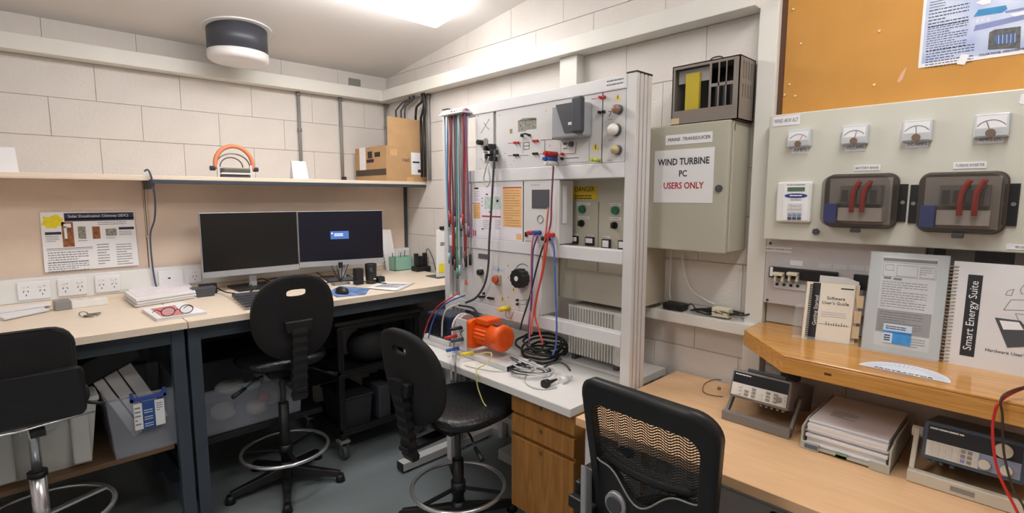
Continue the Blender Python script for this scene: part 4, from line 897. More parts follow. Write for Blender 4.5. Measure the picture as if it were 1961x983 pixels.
# dark brake machine left of it
dm = thing('brake_machine', 'dark blue-black brake machine with grey side plate beside orange motor', 'machine', (-.5, -1.42, TZ))
MB().box((MX-.06, -1.34, TZ+.05), (MX+.07, -1.555, MZ+.055)).build('machine_body', mat('blue_black', (34, 42, 66), .35), dm, bevel=.01)
for k in range(3): MB().box((MX-.063, -1.36-.06*k, TZ+.06), (MX-.06, -1.40-.06*k, MZ+.03)).build('cooling_rib', 'black', dm)
MB().box((-.6, -1.33, TZ+.027), (-.46, -1.56, TZ+.05)).build('machine_base', 'lgrey', dm, bevel=.002)
MB().cyl((MX, -1.555, MZ), (MX, -1.574, MZ), .03, n=16).build('shaft_coupling', 'steel', dm)
for px_, m_, nm in (((882, 628), 'black', 'black'), ((873, 644), 'red', 'red'), ((885, 650), 'dgrey', 'dark grey'), ((876, 668), 'blue', 'blue'), ((903, 676), 'yellow', 'yellow')):
    p = at(*px_, 'x', MX-.08); t = thing('banana_plug', nm+' plug on terminal plate of the orange motor', 'plug', p)
    e = V((-.055, .02, -.004)); MB().cyl(p+V((.008,0,0)), p+e, .0095, .008, n=10).build('plug_body', m_, t)
lead('red and white lead arching off the brake machine', (196, 60, 66), [(812, 640, -.60), (822, 612, -.6), (838, 588, -.6), (858, 574, -.58), (880, 560, -.45)], r=.004)
lead('blue lead arching over the brake machine', (70, 96, 160), [(820, 648, -.61), (829, 615, -.6), (842, 592, -.6), (862, 577, -.58), (890, 566, -.45)], r=.004)
lead('white lead looped over the brake machine', (210, 206, 200), [(846, 645, -.62), (848, 612, -.61), (856, 592, -.6), (880, 582, -.5)], r=.004)
lead('black lead dropping behind the orange motor', (36, 36, 40), [(878, 585, -.45), (905, 590, -.42), (915, 605, -.42), (920, 622, -.42)], r=.006)
lead('white lead hanging over the table edge below plugs', (216, 214, 214), [(866, 672, -.62), (863, 690, -.735), (864, 712, -.735), (865, 728, -.735)], r=.005)
lead('grey lead hanging over the table edge below plugs', (140, 140, 150), [(874, 672, -.62), (872, 692, -.735), (873, 712, -.735), (872, 730, -.735)], r=.005)
lead('yellow-green earth lead trailing off the table front', (206, 204, 120), [(906, 680, -.62), (940, 676, -.63), (934, 695, -.66), (915, 706, -.70), (912, 716, -.735), (914, 738, -.735), (918, 752, -.735)]+[(925, 770, -.735), (934, 782, -.735)], r=.003)
# heap of black cable behind the motor
rnd = random.Random(31)
for k in range(7):
    c = V((-.30+rnd.uniform(-.04, .03), -1.93-.03*k+rnd.uniform(-.04, .04), TZ+.012+.011*k)); r_ = rnd.uniform(.08, .15)
    if c.y-r_ < -2.08: c.y = -2.08+r_
    n = V((rnd.uniform(-.15, .15), rnd.uniform(-.15, .15), 1)).normalized(); u = n.orthogonal().normalized(); v = n.cross(u)
    pts = [c+u*(r_*math.cos(a)*rnd.uniform(.9, 1.1))+v*(r_*.8*math.sin(a)*rnd.uniform(.9, 1.1)) for a in [2*math.pi*i/14 for i in range(14)]]
    pts = [V((p.x, p.y, max(p.z, TZ+.007))) for p in pts]
    o = MB().tube(spline(pts+[pts[0]], 3), .006, 6).build('coiled_cable', 'black'); tag(o, 'loop of thick black cable heaped behind the orange motor', 'cable', 'black cable loops behind the motor')
# tangle of light cords in front of the heap and the loose plugs
for k in range(6):
    c = V((-.47+rnd.uniform(-.03, .03), -2.07+rnd.uniform(-.04, .04), TZ+.01)); r_ = rnd.uniform(.05, .09)
    tilt = rnd.uniform(.0, .9) if k < 3 else .1
    u = V((math.cos(.9+k*.3), math.sin(.9+k*.3), 0)); v = V((-u.y*math.cos(tilt), u.x*math.cos(tilt), math.sin(tilt)))
    pts = [c+v*r_+u*(r_*1.15*math.cos(a))+v*(r_*math.sin(a)) for a in [2*math.pi*i/12-math.pi/2 for i in range(12)]]
    pts = [V((p.x, p.y, max(p.z, TZ+.005))) for p in pts]
    m_ = ['lgrey', 'dgrey', 'lgrey', 'black', 'dgrey', 'lgrey'][k]; nm = {'lgrey': 'pale grey', 'dgrey': 'dark grey', 'black': 'black'}[m_]
    o = MB().tube(spline(pts+[pts[0]], 3), .0035, 6).build('coiled_cable', m_); tag(o, nm+' thin cord coiled on the white table', 'cable', nm+' cords coiled on the white table')
pg = thing('power_plug', 'black moulded mains plug lying on the white table', 'plug', V((-.585, -2.225, TZ)))
c = at(1046, 735, 'z', TZ+.016); e = at(1066, 727, 'z', TZ+.016); d = (e-c).normalized()
MB().cyl(c-d*.014, c+d*.012, .02, .017, n=14).build('plug_head', 'black', pg); MB().cyl(c+d*.01, c+d*.07, .010, .005, n=10).build('strain_relief', 'black', pg)
pg = thing('power_plug', 'clear and white mains socket lying beside the black plug', 'plug', at(1078, 727, 'z', TZ))
c = at(1074, 730, 'z', TZ+.014); MB().cyl(c, c+d*.045, .016, .014, n=14).build('socket_head', 'white', pg); MB().cyl(c+d*.045, c+d*.075, .011, .006, n=10).build('collar', 'lgrey', pg)
lead('thick dark cord arching to the white socket on table', (60, 60, 66), [(1092, 710, -.52), (1084, 700, -.5), (1070, 694, -.46), (1052, 698, -.46), (1040, 706, -.47)], r=.005)
def tline(label, rgb, path, r=.0025, z=TZ+.004):
    o = MB().tube(spline([at(*p, 'z', z) for p in path], 6), r, 6).build('thin_cable', mat('cord_%d_%d_%d' % rgb, rgb, .5, var=.03)); tag(o, label, 'cable')
tline('thin pale cord looping around the plugs on table', (196, 192, 182), [(1066, 742), (1040, 746), (1015, 740), (1004, 728), (1010, 716), (1022, 708)])
tline('thin cord lying across the white table front', (206, 200, 186), [(890, 700), (925, 708), (960, 712), (985, 706), (1010, 712)])
# ------------------------------------------------------------------ finned heater behind the rack
ht = thing('finned_heater', 'white finned drive unit standing on table behind the rack', 'heater', (-.2, -2.23, TZ))
HX0, HX1, HY0, HY1 = -.275, -.13, -2.085, -2.4
MB().box((HX0-.015, HY0+.02, TZ+.001), (HX1, HY1, TZ+.016)).build('base_board', 'lgrey', ht, bevel=.002)
MB().box((HX0+.015, HY0, TZ+.05), (HX1, HY1, 1.0)).build('core', mat('heater_white', (214, 212, 206), .4, var=.02), ht, bevel=.01)
hm = mat('heater_white', (214, 212, 206), .4, var=.02)
for k in range(17):
    y = HY0-.006-.0162*k
    MB().box((HX0, y, TZ+.045), (HX0+.03, y-.008, .995)).build('fin', hm, ht, bevel=.003)
MB().box((HX0-.002, HY1+.045, TZ+.04), (HX1, HY1, 1.003)).build('end_cap', hm, ht, bevel=.012)
for k in range(7): MB().box((HX0+.04, HY1-.006, .86+.016*k), (HX1-.03, HY1, .866+.016*k)).build('vent_louvre', hm, ht)
MB().box((HX0+.003, HY0+.002, .992), (HX1, HY1, 1.004)).build('top_cover', hm, ht, bevel=.004)
for y in (HY0-.03, HY1+.04): MB().box((HX0+.01, y-.012, TZ+.016), (HX1-.01, y+.012, TZ+.05)).build('foot', 'dgrey', ht)
# ------------------------------------------------------------------ switch cabinet behind the rack
sc = thing('switch_cabinet', 'beige wall cabinet with green push buttons behind the rack', 'cabinet', (-.13, -2.2, 1.03))
CX = -.262; CY0, CY1 = -1.955, -2.444
sm = mat('beige_cabinet', (186, 180, 164), .45, var=.03)
MB().box((-.001, CY0, 1.03), (CX, CY1, 1.815)).build('cabinet_body', sm, sc, bevel=.003)
def cq(x, y): return at(1040+x/3.39, 330+y/3.39, 'x', CX)
for x0, x1 in ((165, 365), (372, 560)):
    a = cq(x0, 190); b_ = cq(x1, 190); MB().box((CX, a.y, 1.18), (CX-.008, max(b_.y, CY1+.004), a.z)).build('switch_panel', sm, sc, bevel=.001)
CXf = CX-.008
def cc(nm, m_, x, y, r, l): p = at(1040+x/3.39, 330+y/3.39, 'x', CXf); return MB().cyl(p, p+V((-l,0,0)), r, n=18).build(nm, m_, sc)
for x, y in ((258, 240), (472, 248)): cc('button_ring', 'steel', x, y, .02, .004); cc('push_button', 'green', x, y, .017, .014)
for x, y in ((253, 332), (466, 345)): cc('selector_base', 'black', x, y, .016, .008); p = at(1040+x/3.39, 330+y/3.39, 'x', CXf); MB().box(p+V((-.008, .005, -.012)), p+V((-.028, -.005, .012))).build('selector_knob', 'black', sc, bevel=.002)
for (x0, y0), (x1, y1) in (((218, 198), (306, 214)), ((226, 286), (300, 304)), ((428, 202), (505, 218)), ((428, 292), (505, 310)), ((190, 400), (228, 413)), ((290, 405), (330, 420)), ((395, 415), (435, 430))):
    a = at(1040+x0/3.39, 330+y0/3.39, 'x', CXf); b_ = at(1040+x1/3.39, 330+y1/3.39, 'x', CXf)
    o = MB().box(a, b_+V((-.001,0,0))).build('name_label', 'paper', sc); g = MB(); dashes(g, a+V((-.0012, 0, -.002)), U, DN, a.y-b_.y, a.z-b_.z-.004, 1, h=.5, seed=int(x0), wmin=.1, wmax=.3); g.build('label_print', 'greyink', o)
for (x0, y0), (x1, y1) in (((182, 410), (232, 465)), ((282, 418), (335, 478)), ((390, 432), (440, 505)), ((495, 440), (545, 512))):
    a = at(1040+x0/3.39, 330+y0/3.39, 'x', CXf); b_ = at(1040+x1/3.39, 330+y1/3.39, 'x', CXf)
    if b_.y < CY1+.006: b_.y = CY1+.006
    o = MB().box(a, b_+V((-.012,0,0))).build('meter_frame', 'black', sc, bevel=.002); MB().box(a+V((-.0122, -.005, -.006)), b_+V((-.0126, .005, .012))).build('meter_face', 'paper', o)
a, b_ = cq(192, 92), cq(352, 178); o = MB().box(a, b_+V((-.0015,0,0))).build('danger_sign', mat('dull_yellow', (214, 180, 40), .55, var=.04), sc)
c = (a+b_)/2; text('DANGER', .03, 'ink', o, (CX-.0017, c.y, c.z+.016), U, (0,0,1), sx=.95); g = MB(); dashes(g, (CX-.0016, a.y-.015, c.z-.008), U, DN, .11, .022, 2, h=.4, seed=3, wmin=.1, wmax=.25); g.build('sign_print', 'ink', o)
# ------------------------------------------------------------------ grey-green cabinet with the sign
pc = thing('wall_cabinet', 'grey-green steel wall cabinet with paper WIND TURBINE sign', 'cabinet', (-.09, -2.63, 1.298))
KX = -.18; KY0, KY1, KZ0, KZ1 = -2.452, -2.804, 1.298, 1.814
MB().box((-.001, KY0-.004, KZ0+.004), (KX+.022, KY1, KZ1-.002)).build('cabinet_body', 'sage', pc, bevel=.003)
dr = MB().box((KX+.02, KY0, KZ0), (KX, KY1+.006, KZ1)).build('door', 'sage', pc, bevel=.004)
MB().box((KX+.024, KY1-.0005, KZ1-.04), (KX+.03, KY1, KZ1-.015)).build('hinge_slot', 'black', pc)
p = at(1377, 361, 'x', KX); MB().cyl(p, p+V((-.006,0,0)), .014, n=18).build('lock', 'dgrey', dr); MB().box(p+V((-.006, .002, -.008)), p+V((-.008, -.002, .008))).build('lock_slot', 'steel', dr)
g = MB(); pbox(g, 'x', KX, (1275, 260), (1364, 272), .001); l_ = g.build('name_strip', 'paper', pc)
a = at(1319, 265.5, 'x', KX-.001); text('MAINS  TRANSDUCER', .019, 'ink', l_, (KX-.0013, a.y, a.z), U, (0,0,1), sx=.98)
A = [at(*p, 'x', KX) for p in ((1254, 290), (1369, 281), (1364, 390), (1252, 387))]
zt = (A[0].z+A[1].z)/2; zb = (A[2].z+A[3].z)/2
sg = MB().box((KX, (A[0].y+A[3].y)/2, zb), (KX-.0012, (A[1].y+A[2].y)/2, zt)).build('paper_sign', 'paper', pc)
for s_, py_, m_, sz in (('WIND TURBINE', 310, 'ink', .038), ('PC', 333, 'ink', .036), ('USERS ONLY', 356, 'redink', .037)):
    c = at(1308, py_, 'x', KX); text(s_, sz, m_, sg, (KX-.0016, c.y, c.z), U, (0,0,1), sx=.84, bold=.0006)
# cream signal tower/instrument case on top of the cabinet
ic = thing('instrument_case', 'grey-brown instrument case with window and vents on wall cabinet', 'case', (-.1, -2.68, KZ1))
IX = -.165; iY0, iY1, iZ0, iZ1 = -2.54, -2.818, KZ1+.001, 2.052
brown = mat('grey_brown', (132, 122, 114), .5, var=.04); wd = lambda x, y: at(1240+x/3.932, 80+y/3.932, 'x', IX)
a, b_ = wd(212, 215), wd(455, 510)   # window opening
wy0, wy1, wz1, wz0 = a.y, b_.y, a.z-.0, b_.z+.008
MB().box((-.03, iY0, iZ0), (-.02, iY1, iZ1)).build('back_plate', 'black', ic)
MB().box((-.03, iY0, iZ1-.004), (IX, iY1, iZ1)).build('top_plate', brown, ic)
MB().box((-.03, iY0, iZ0), (IX, iY1, iZ0+.004)).build('bottom_plate', brown, ic)
MB().box((-.03, iY0, iZ0), (IX, iY0-.004, iZ1)).build('side_plate', brown, ic)
xb = [-.03]+[q for k in range(4) for q in (-.055-.024*k, -.065-.024*k)]+[IX]
for q0, q1 in zip(xb[::2], xb[1::2]): MB().box((q0, iY1+.004, iZ0), (q1, iY1, iZ1)).build('side_plate', brown, ic)
for q0, q1 in zip(xb[1:-1:2], xb[2:-1:2]):
    for z0, z1 in ((iZ0, 1.90), (1.95, 1.97), (2.035, iZ1)): MB().box((q0, iY1+.004, z0), (q1, iY1, z1)).build('side_bar', brown, ic)
# front: frame pieces round window and vent slots
va, vb = wd(478, 130), wd(655, 500)
fr = [((iY0, iZ0), (iY1, wz0)), ((iY0, wz1), (iY1, iZ1)), ((iY0, wz0), (wy0, wz1)), ((wy1, wz0), (wd(480, 300).y, wz1)), ((wd(645, 300).y, wz0), (iY1, wz1))]
cols_ = [(480, 530), (540, 588), (595, 645)]
for (q0, q1), (q2, q3) in zip(cols_, cols_[1:]): fr.append(((wd(q1, 300).y, wz0), (wd(q2, 300).y, wz1)))
fr.append(((wd(480, 300).y, wd(550, 330).z), (wd(645, 300).y, wd(550, 305).z)))
for (y0, z0), (y1, z1) in fr: MB().box((IX, y0, z0), (IX+.003, y1, z1)).build('front_bar', brown, ic)
MB().box((IX+.001, wy0, wz0), (IX+.003, wy1, wz1)).build('window_pane', glassmat('case_glass', (60, 60, 60), .12, .05), ic)
MB().box((-.135, wd(285, 0).y, wz0), (-.15, wd(388, 0).y, wz1-.02)).build('yellow_reflection', 'yellow', ic)  # yellow slab added behind the pane to imitate a reflection in the glass
MB().box((-.12, wd(214, 0).y, wz1-.052), (-.13, wd(452, 0).y, wz1)).build('white_reflection', 'paper', ic)  # white sheet added to imitate the bright reflection across the window top
for k in range(3): MB().box((-.10, wd(488+57*k, 0).y, wz0+.01), (-.12, wd(515+57*k, 0).y, wz0+.1)).build('inner_coil', 'dgrey', ic)
a, b_ = wd(180, 582), wd(236, 620); MB().box((IX, a.y, a.z), (IX-.001, b_.y, b_.z)).build('maker_plate', mat('pale_brass', (214, 190, 150), .5), ic)
MB().tube(spline([(IX+.04, wd(430, 0).y, iZ1), (IX+.04, wd(460, 0).y, iZ1+.016), (IX+.04, wd(520, 0).y, iZ1+.016), (IX+.04, wd(560, 0).y, iZ1)]), .003, 6).build('carry_handle', 'dgrey', ic)
# things on the ledge
o = MB().box((-.012, at(1275, 576, 'x', -.04).y, 1.013), (-.07, at(1313, 580, 'x', -.04).y, 1.042)).build('power_adapter', 'black', bevel=.005); tag(o, 'black power adapter brick on ledge under the cabinet', 'adapter')
eb = thing('extension_block', 'cream double socket block lying in black cable on ledge', 'socket block', at(1382, 590, 'x', -.05))
a, b_ = at(1366, 575, 'x', -.06), at(1399, 590, 'x', -.06)
MB().box((-.03, a.y, 1.018), (-.075, b_.y, 1.056)).build('block_body', mat('cream_block', (214, 206, 180), .5), eb, bevel=.004)
for k in range(3): MB().box((-.0752, a.y-.016-.026*k, 1.03), (-.0758, a.y-.026-.026*k, 1.044)).build('socket', 'mgrey', eb)
for k in range(4):
    r_ = .02; c = V((-.045, -2.66-.035*k, 1.02)); pts = [c+V((.028*math.cos(a_), (.06+.01*k)*math.sin(a_), .004+.006*k+.004*math.sin(3*a_))) for a_ in [2*math.pi*i/14 for i in range(14)]]
    o = MB().tube(spline(pts+[pts[0]], 3), .0035, 6).build('ledge_cable', 'black'); tag(o, 'black mains cable loop lying on ledge around socket block', 'cable', 'black cable loops on the ledge')
tag(MB().tube(spline([(-.05, at(1313, 578, 'x', -.05).y, 1.03), (-.05, at(1325, 570, 'x', -.05).y, 1.05), (-.05, at(1335, 585, 'x', -.05).y, 1.02), (-.05, -2.64, 1.02)]), .003, 6).build('adapter_cord', 'black'), 'black cord from adapter brick along ledge', 'cable')
for px0, pts in ((1286, [(1285, 478), (1284, 520), (1282, 555), (1284, 574)]), (1306, [(1306, 484), (1311, 525), (1325, 556), (1350, 574), (1368, 583)])):
    o = MB().tube(spline([at(*p, 'x', -.04) for p in pts]), .0028, 6).build('white_flex', 'white'); tag(o, ['thin white flex hanging straight from cabinet to adapter', 'thin white flex curving from cabinet to socket block'][px0 > 1290], 'cable')
# ------------------------------------------------------------------ pinboard and poster
pb = thing('pinboard', 'ochre fabric pinboard above the cream switch panel', 'pinboard', (-.01, -3.6, 1.83))
MB().box((-.001, -2.925, 1.80), (-.02, -4.6, 2.75)).build('board', 'pin', pb)
MB().box((-.001, -2.907, 1.80), (-.022, -2.924, 2.75)).build('edge_strip', mat('dark_edge', (90, 56, 34), .6), pb)
for k, q in enumerate(((1519, 18), (1534, 84), (1684, 60), (1674, 163), (1512, 162), (1503, 182), (1523, 184))):
    p = at(*q, 'x', -.02); t = thing('drawing_pin', 'small cream drawing pin in the ochre pinboard', 'pin', p, 0, 'drawing pins in the pinboard')
    MB().cyl(p, p+V((-.004,0,0)), .005, .003, n=10).build('pin_head', mat('cream_pin', (238, 214, 176), .4), t)
o = MB().prism([at(*p, 'x', -.02) for p in ((1718, 156), (1726, 140), (1736, 128), (1732, 142), (1728, 152), (1722, 158))], (-.0006,0,0)).build('torn_paper', mat('faded_pink', (226, 178, 150), .8)); tag(o, 'scrap of torn pale paper stuck on the pinboard', 'paper scrap')
ps = thing('pinned_poster', 'blue and white technical poster pinned on ochre board', 'poster', at(1860, 130, 'x', -.021))
B0 = at(1758, 131, 'x', -.021); B1 = at(1961, 102, 'x', -.021); TL = at(1771, 0, 'x', -.021)
py0, py1, pz0, pz1 = B0.y, B0.y-.62, (B0.z+B1.z)/2, (B0.z+B1.z)/2+.44
bm = bpy.data.materials.new('poster_blue'); bm.use_nodes = True; nt = bm.node_tree; bs = nt.nodes['Principled BSDF']; bs.inputs['Roughness'].default_value = .35
tc = nt.nodes.new('ShaderNodeTexCoord'); n1 = nt.nodes.new('ShaderNodeTexNoise'); n1.inputs['Scale'].default_value = 5; n1.inputs['Detail'].default_value = 3
rp_ = nt.nodes.new('ShaderNodeValToRGB'); rp_.color_ramp.elements[0].position = .35; rp_.color_ramp.elements[1].position = .62
rp_.color_ramp.elements[0].color = lin((146, 162, 214))+(1,); rp_.color_ramp.elements[1].color = lin((214, 222, 238))+(1,)
nt.links.new(tc.outputs['Object'], n1.inputs['Vector']); nt.links.new(n1.outputs['Fac'], rp_.inputs['Fac']); nt.links.new(rp_.outputs['Color'], bs.inputs['Base Color'])
MB().box((-.021, py0, pz0), (-.0215, py1, pz1)).build('poster_sheet', 'paper', ps)
fl = MB().box((-.0215, py0-.008, pz0+.012), (-.0218, py1+.008, pz1-.012)).build('poster_field', bm, ps)
P2 = lambda x, y: at(1720+x/7.02, y/7.02, 'x', -.0218)
_pk = 0
def pq(nm, m_, *qs):
    global _pk
    for pts in qs: _pk += .00012; MB().prism([P2(*p) for p in pts], (-.0003-_pk,0,0)).build(nm, m_, fl)
pq('blue_band', mat('cyan_band', (54, 140, 196), .5, var=.2, scale=25), [(1080, 130), (1450, 70), (1470, 120), (1400, 170), (1010, 230)])
pq('slate_band', mat('slate_band', (130, 140, 190), .5, var=.1), [(1010, 420), (1040, 340), (1692, 190), (1692, 260), (1400, 330)], [(1430, 150), (1692, 100), (1692, 130), (1450, 175)])
pq('cloud_print', 'paper', [(1045, 40), (1120, 0), (1250, 0), (1240, 40), (1140, 70)], [(1500, 190), (1692, 150), (1692, 195), (1560, 225)], [(1050, 300), (1065, 255), (1080, 260), (1068, 310)], [(1120, 290), (1135, 250), (1148, 255), (1135, 300)], [(1200, 275), (1215, 240), (1230, 245), (1215, 285)])
pq('photo_print', mat('dark_photo', (92, 92, 92), .5, var=.4, scale=90), [(1225, 440), (1290, 400), (1650, 355), (1640, 640), (1205, 665)])
pq('panel_photo', mat('solar_blue', (70, 100, 150), .4, var=.2, scale=90), [(1300, 480), (1590, 445), (1590, 570), (1290, 600)])
for k in range(5): pq('panel_gap', 'whiteink', [(1350+55*k, 474-6*k), (1356+55*k, 473-6*k), (1352+55*k, 592-5*k), (1346+55*k, 593-5*k)])
g = MB()
for (x0, y0), (x1, y1), rows, sd in (((430, 20), (660, 80), 3, 1), ((420, 130), (1000, 285), 6, 2), ((400, 350), (980, 610), 11, 3), ((380, 680), (1080, 830), 7, 4)):
    a, b_ = P2(x0, y0), P2(x1, y1); dashes(g, a, U, DN, a.y-b_.y, abs(a.z-b_.z), rows, h=.3, seed=sd, t=.0003, wmin=.03, wmax=.1)
g.build('poster_print', 'navyink', fl)
c = P2(1420, 695); text('SOLAR PANEL ARRANGEMENT', .008, 'ink', fl, c+V((-.0008,0,0)), U, (0,0,1))
a = P2(870, 800); MB().boxc(a+V((-.0006, 0, .0)), (.0006, .02, .03), Matrix.Rotation(.3, 3, 'X')).build('tape', 'paper', ps)
# ------------------------------------------------------------------ cream switch panel
QX = -.11
sp = thing('control_board', 'large cream control panel with four meters and two breaker boxes', 'panel', (-.06, -3.5, 1.36))
MB().box((-.001, -2.914, 1.36), (QX, -4.5, 1.822)).build('panel_case', 'cream', sp, bevel=.004)
def zP(x, y): return (1440+x/2.89, 160+y/2.89)
def qp(x, y, d=0): return at(*zP(x, y), 'x', QX-d)
def plate(tl, br, t_, m_, nm, par, d0=0, bev=0):
    a, b_ = at(*zP(*tl), 'x', QX), at(*zP(*br), 'x', QX)
    return MB().box(a+V((-d0,0,0)), b_+V((-d0-t_,0,0))).build(nm, m_, par, bevel=bev), a, b_
def strip(tl, br, body, d=0, sx=1.0, par=None):
    o, a, b_ = plate(tl, br, .0018, 'paper', 'name_label', par or sp, d)
    c = (a+b_)/2; text(body, abs(a.z-b_.z)*.62, 'greyink', o, (QX-d-.0021, c.y, c.z), U, (0,0,1), fit=abs(a.y-b_.y)*.88); return o
strip((118, 188), (265, 225), 'WIND 4KW ALT'); strip((567, 455), (710, 480), 'BATTERY BANK'); strip((1117, 438), (1298, 468), 'TURBINE INVERTER'); strip((1408, 888), (1560, 925), 'BUS')
# labels and panel meters
for k, (x0, y0, x1, y1, lx0, ly0, lx1, ly1, body) in enumerate(((208, 263, 330, 350, 222, 352, 312, 386, 'AMPS'), (508, 240, 645, 335, 518, 338, 625, 372, 'VOLT AMPS'), (842, 212, 998, 318, 853, 322, 975, 352, 'DC AMPS'), (1238, 178, 1422, 295, 1252, 292, 1392, 328, 'AMPS DC'))):
    o, a, b_ = plate((x0, y0), (x1, y1), .022, mat('meter_clear', (206, 212, 218), .12, var=.02), 'panel_meter', sp, 0, .003)
    cy, w_, h_ = (a.y+b_.y)/2, a.y-b_.y, a.z-b_.z
    MB().box((QX-.0221, a.y-.006, a.z-.006), (QX-.0224, b_.y+.006, b_.z+h_*.4)).build('meter_dial', 'paper', o)
    MB().tube(arc((QX-.0227, cy, b_.z+h_*.18), h_*.55, .6, 2.55, 14, U, V((0,0,1))), .0008, 4).build('scale_arc', 'ink', o)
    d_ = V((0, -.35+.2*k, .75)).normalized(); MB().tube([V((QX-.023, cy, b_.z+h_*.2)), V((QX-.023, cy, b_.z+h_*.2))+d_*h_*.5], .0009, 4).build('needle', 'redink' if k == 0 else 'ink', o)
    MB().cyl((QX-.022, cy, b_.z+h_*.18), (QX-.028, cy, b_.z+h_*.18), h_*.17, n=16).build('needle_hub', mat('bronze_hub', (126, 104, 88), .35, .3), o)
    MB().box((QX-.0221, a.y-.003, b_.z+h_*.36), (QX-.024, b_.y+.003, b_.z+.004)).build('lower_cover', mat('meter_silver', (196, 200, 204), .3, .2), o)
    strip((lx0, ly0), (lx1, ly1), body)
# key pad controller
o, a, b_ = plate((152, 548), (330, 770), .022, 'white', 'keypad_controller', sp, 0, .006)
def kd(x, y): return at(1470+x/5.462, 300+y/5.462, 'x', QX-.022)
def kbox(tl, br, t_, m_, nm):
    p, q = kd(*tl), kd(*br); return MB().box(p, q+V((-t_,0,0))).build(nm, m_, o)
kbox((175, 275), (415, 672), .002, 'paper', 'key_plate'); kbox((212, 322), (390, 362), .0035, mat('lcd_green', (84, 112, 88), .3), 'lcd_display')
c = kd(297, 410); g = MB(); g.prism([c+V((-.002, .038*math.cos(t_), .0085*math.sin(t_))) for t_ in [2*math.pi*i/24 for i in range(24)]], (-.0012,0,0)); g.build('oval_logo', mat('logo_blue', (40, 60, 130), .5), o)
g = MB(); pq_ = kd(235, 405); dashes(g, pq_+V((-.0034,0,.002)), U, DN, .045, .006, 1, h=.7, seed=3, wmin=.2, wmax=.5); g.build('logo_print', 'whiteink', o)
g = MB(); dashes(g, kd(205, 288)+V((-.002,0,0)), U, DN, .068, .007, 1, h=.5, seed=4, wmin=.06, wmax=.14); dashes(g, kd(240, 445)+V((-.002,0,0)), U, DN, .04, .006, 1, h=.5, seed=5, wmin=.2, wmax=.4); g.build('keypad_print', 'greyink', o)
for r_ in range(5):
    for c_ in range(3):
        x = 222+50*c_-r_*2.5; y = 490+36*r_; kbox((x, y), (x+38, y+26), .005, ['lgrey', 'lgrey', 'lgrey', mat('pale_blue_key', (130, 150, 176), .5), mat('navy_key', (60, 76, 104), .5)][r_], 'key')
p = qp(355, 820); MB().cyl(p, p+V((-.008,0,0)), .012, n=6).build('panel_lock', 'dgrey', sp)
# smoked breaker enclosures
def enclosure(name_label, x0, y0, x1, y1, fx0, fx1, glare, lead_x, blue):
    """outer rectangle in crop coordinates; the clear cover is tapered"""
    t = thing('breaker_enclosure', name_label, 'enclosure', qp((x0+x1)/2, y1))
    a, b_ = qp(x0, y0), qp(x1, y1); y_0, y_1, z1, z0 = a.y, b_.y, a.z, b_.z
    w_, h_ = y_0-y_1, z1-z0; cy, cz = (y_0+y_1)/2, (z0+z1)/2; D = .085
    fl_ = MB(); fl_.prism([V((QX, cy+y, cz+z)) for y, z in rrect(w_, h_, .03, 5)], (-.012, 0, 0)); fl_.build('back_flange', mat('enclosure_brown', (74, 64, 58), .4), t, bevel=.002)
    rings = [[V((QX-d, cy+y, cz+z)) for y, z in rrect(w_*s, h_*s, .028, 5)] for d, s in ((.012, .97), (D-.012, .93), (D, .9))]
    MB().loft(rings, True, False).build('cover_side', 'smoke', t)
    MB().prism([V((QX-D, cy+y, cz+z)) for y, z in rrect(w_*.9, h_*.9, .028, 5)], (-.002, 0, 0)).build('cover_front', 'smoke', t)
    inn = MB().box((QX-.013, cy+w_*.42, cz-h_*.42), (QX-.016, cy-w_*.42, cz+h_*.42)).build('mounting_plate', mat('inner_plate', (160, 152, 144), .6), t)
    yy = lambda f: y_0-w_*f
    MB().box((QX-.016, yy(.28), cz-h_*.05), (QX-.06, yy(.82), cz+h_*.28)).build('breaker_body', mat('breaker_grey', (128, 124, 122), .5), inn)
    for k in range(4): MB().box((QX-.06, yy(.31+.125*k), cz-h_*.0), (QX-.066, yy(.39+.125*k), cz+h_*.2)).build('breaker_toggle', 'dgrey', inn)
    MB().box((QX-.016, yy(.26), cz-h_*.36), (QX-.055, yy(.84), cz-h_*.12)).build('terminal_block', mat('pale_block', (226, 216, 206), .5), inn)
    MB().box((QX-.016, yy(.07), cz-h_*.40), (QX-.06, yy(.24), cz-h_*.05)).build('blue_block', 'blue', inn)
    for lx in lead_x:
        pts = [V((QX-.068, yy(lx), cz-h_*.2)), V((QX-.072, yy(lx), cz+h_*.02)), V((QX-.07, yy(lx+.02), cz+h_*.2)), V((QX-.066, yy(lx+.09), cz+h_*.36))]
        MB().tube(spline(pts), .0075, 8).build('red_wire', 'red', inn)
    for s in ((1,) if x0 < 600 else (1, -1)):
        yb = y_1-.022 if s > 0 else y_0+.022; ya_ = y_1+.01 if s > 0 else y_0-.01
        e = MB().box((QX, ya_, cz-h_*.36), (QX-.006, yb, cz+h_*.3)).build('side_bracket', 'black', t, bevel=.001)
        MB().cyl((QX-.006, (yb*2+ya_)/3, cz-h_*.02), (QX-.0085, (yb*2+ya_)/3, cz-h_*.02), .006, n=10).build('screw', 'steel', e)
    p = V((QX-.05, cy-.005, z0-.012)); MB().box(p+V((0, .014, 0)), p+V((-.02, -.014, .014))).build('latch', 'dgrey', t, bevel=.003)
enclosure('smoked breaker box with two red wires beside the keypad', 415, 505, 800, 808, 0, 0, 0, (.46, .60), 0)
enclosure('larger smoked breaker box further along the cream panel', 935, 495, 1400, 838, 0, 0, 0, (.52, .68), 0)
# curled paper at the panel's top edge
g = MB().prism([qp(1490, 60), qp(1560, 50), qp(1560, 130), qp(1478, 110)], (-.001, 0, 0)).build('paper_note', 'paper'); tag(g, 'curled white paper note taped on cream panel edge', 'note')
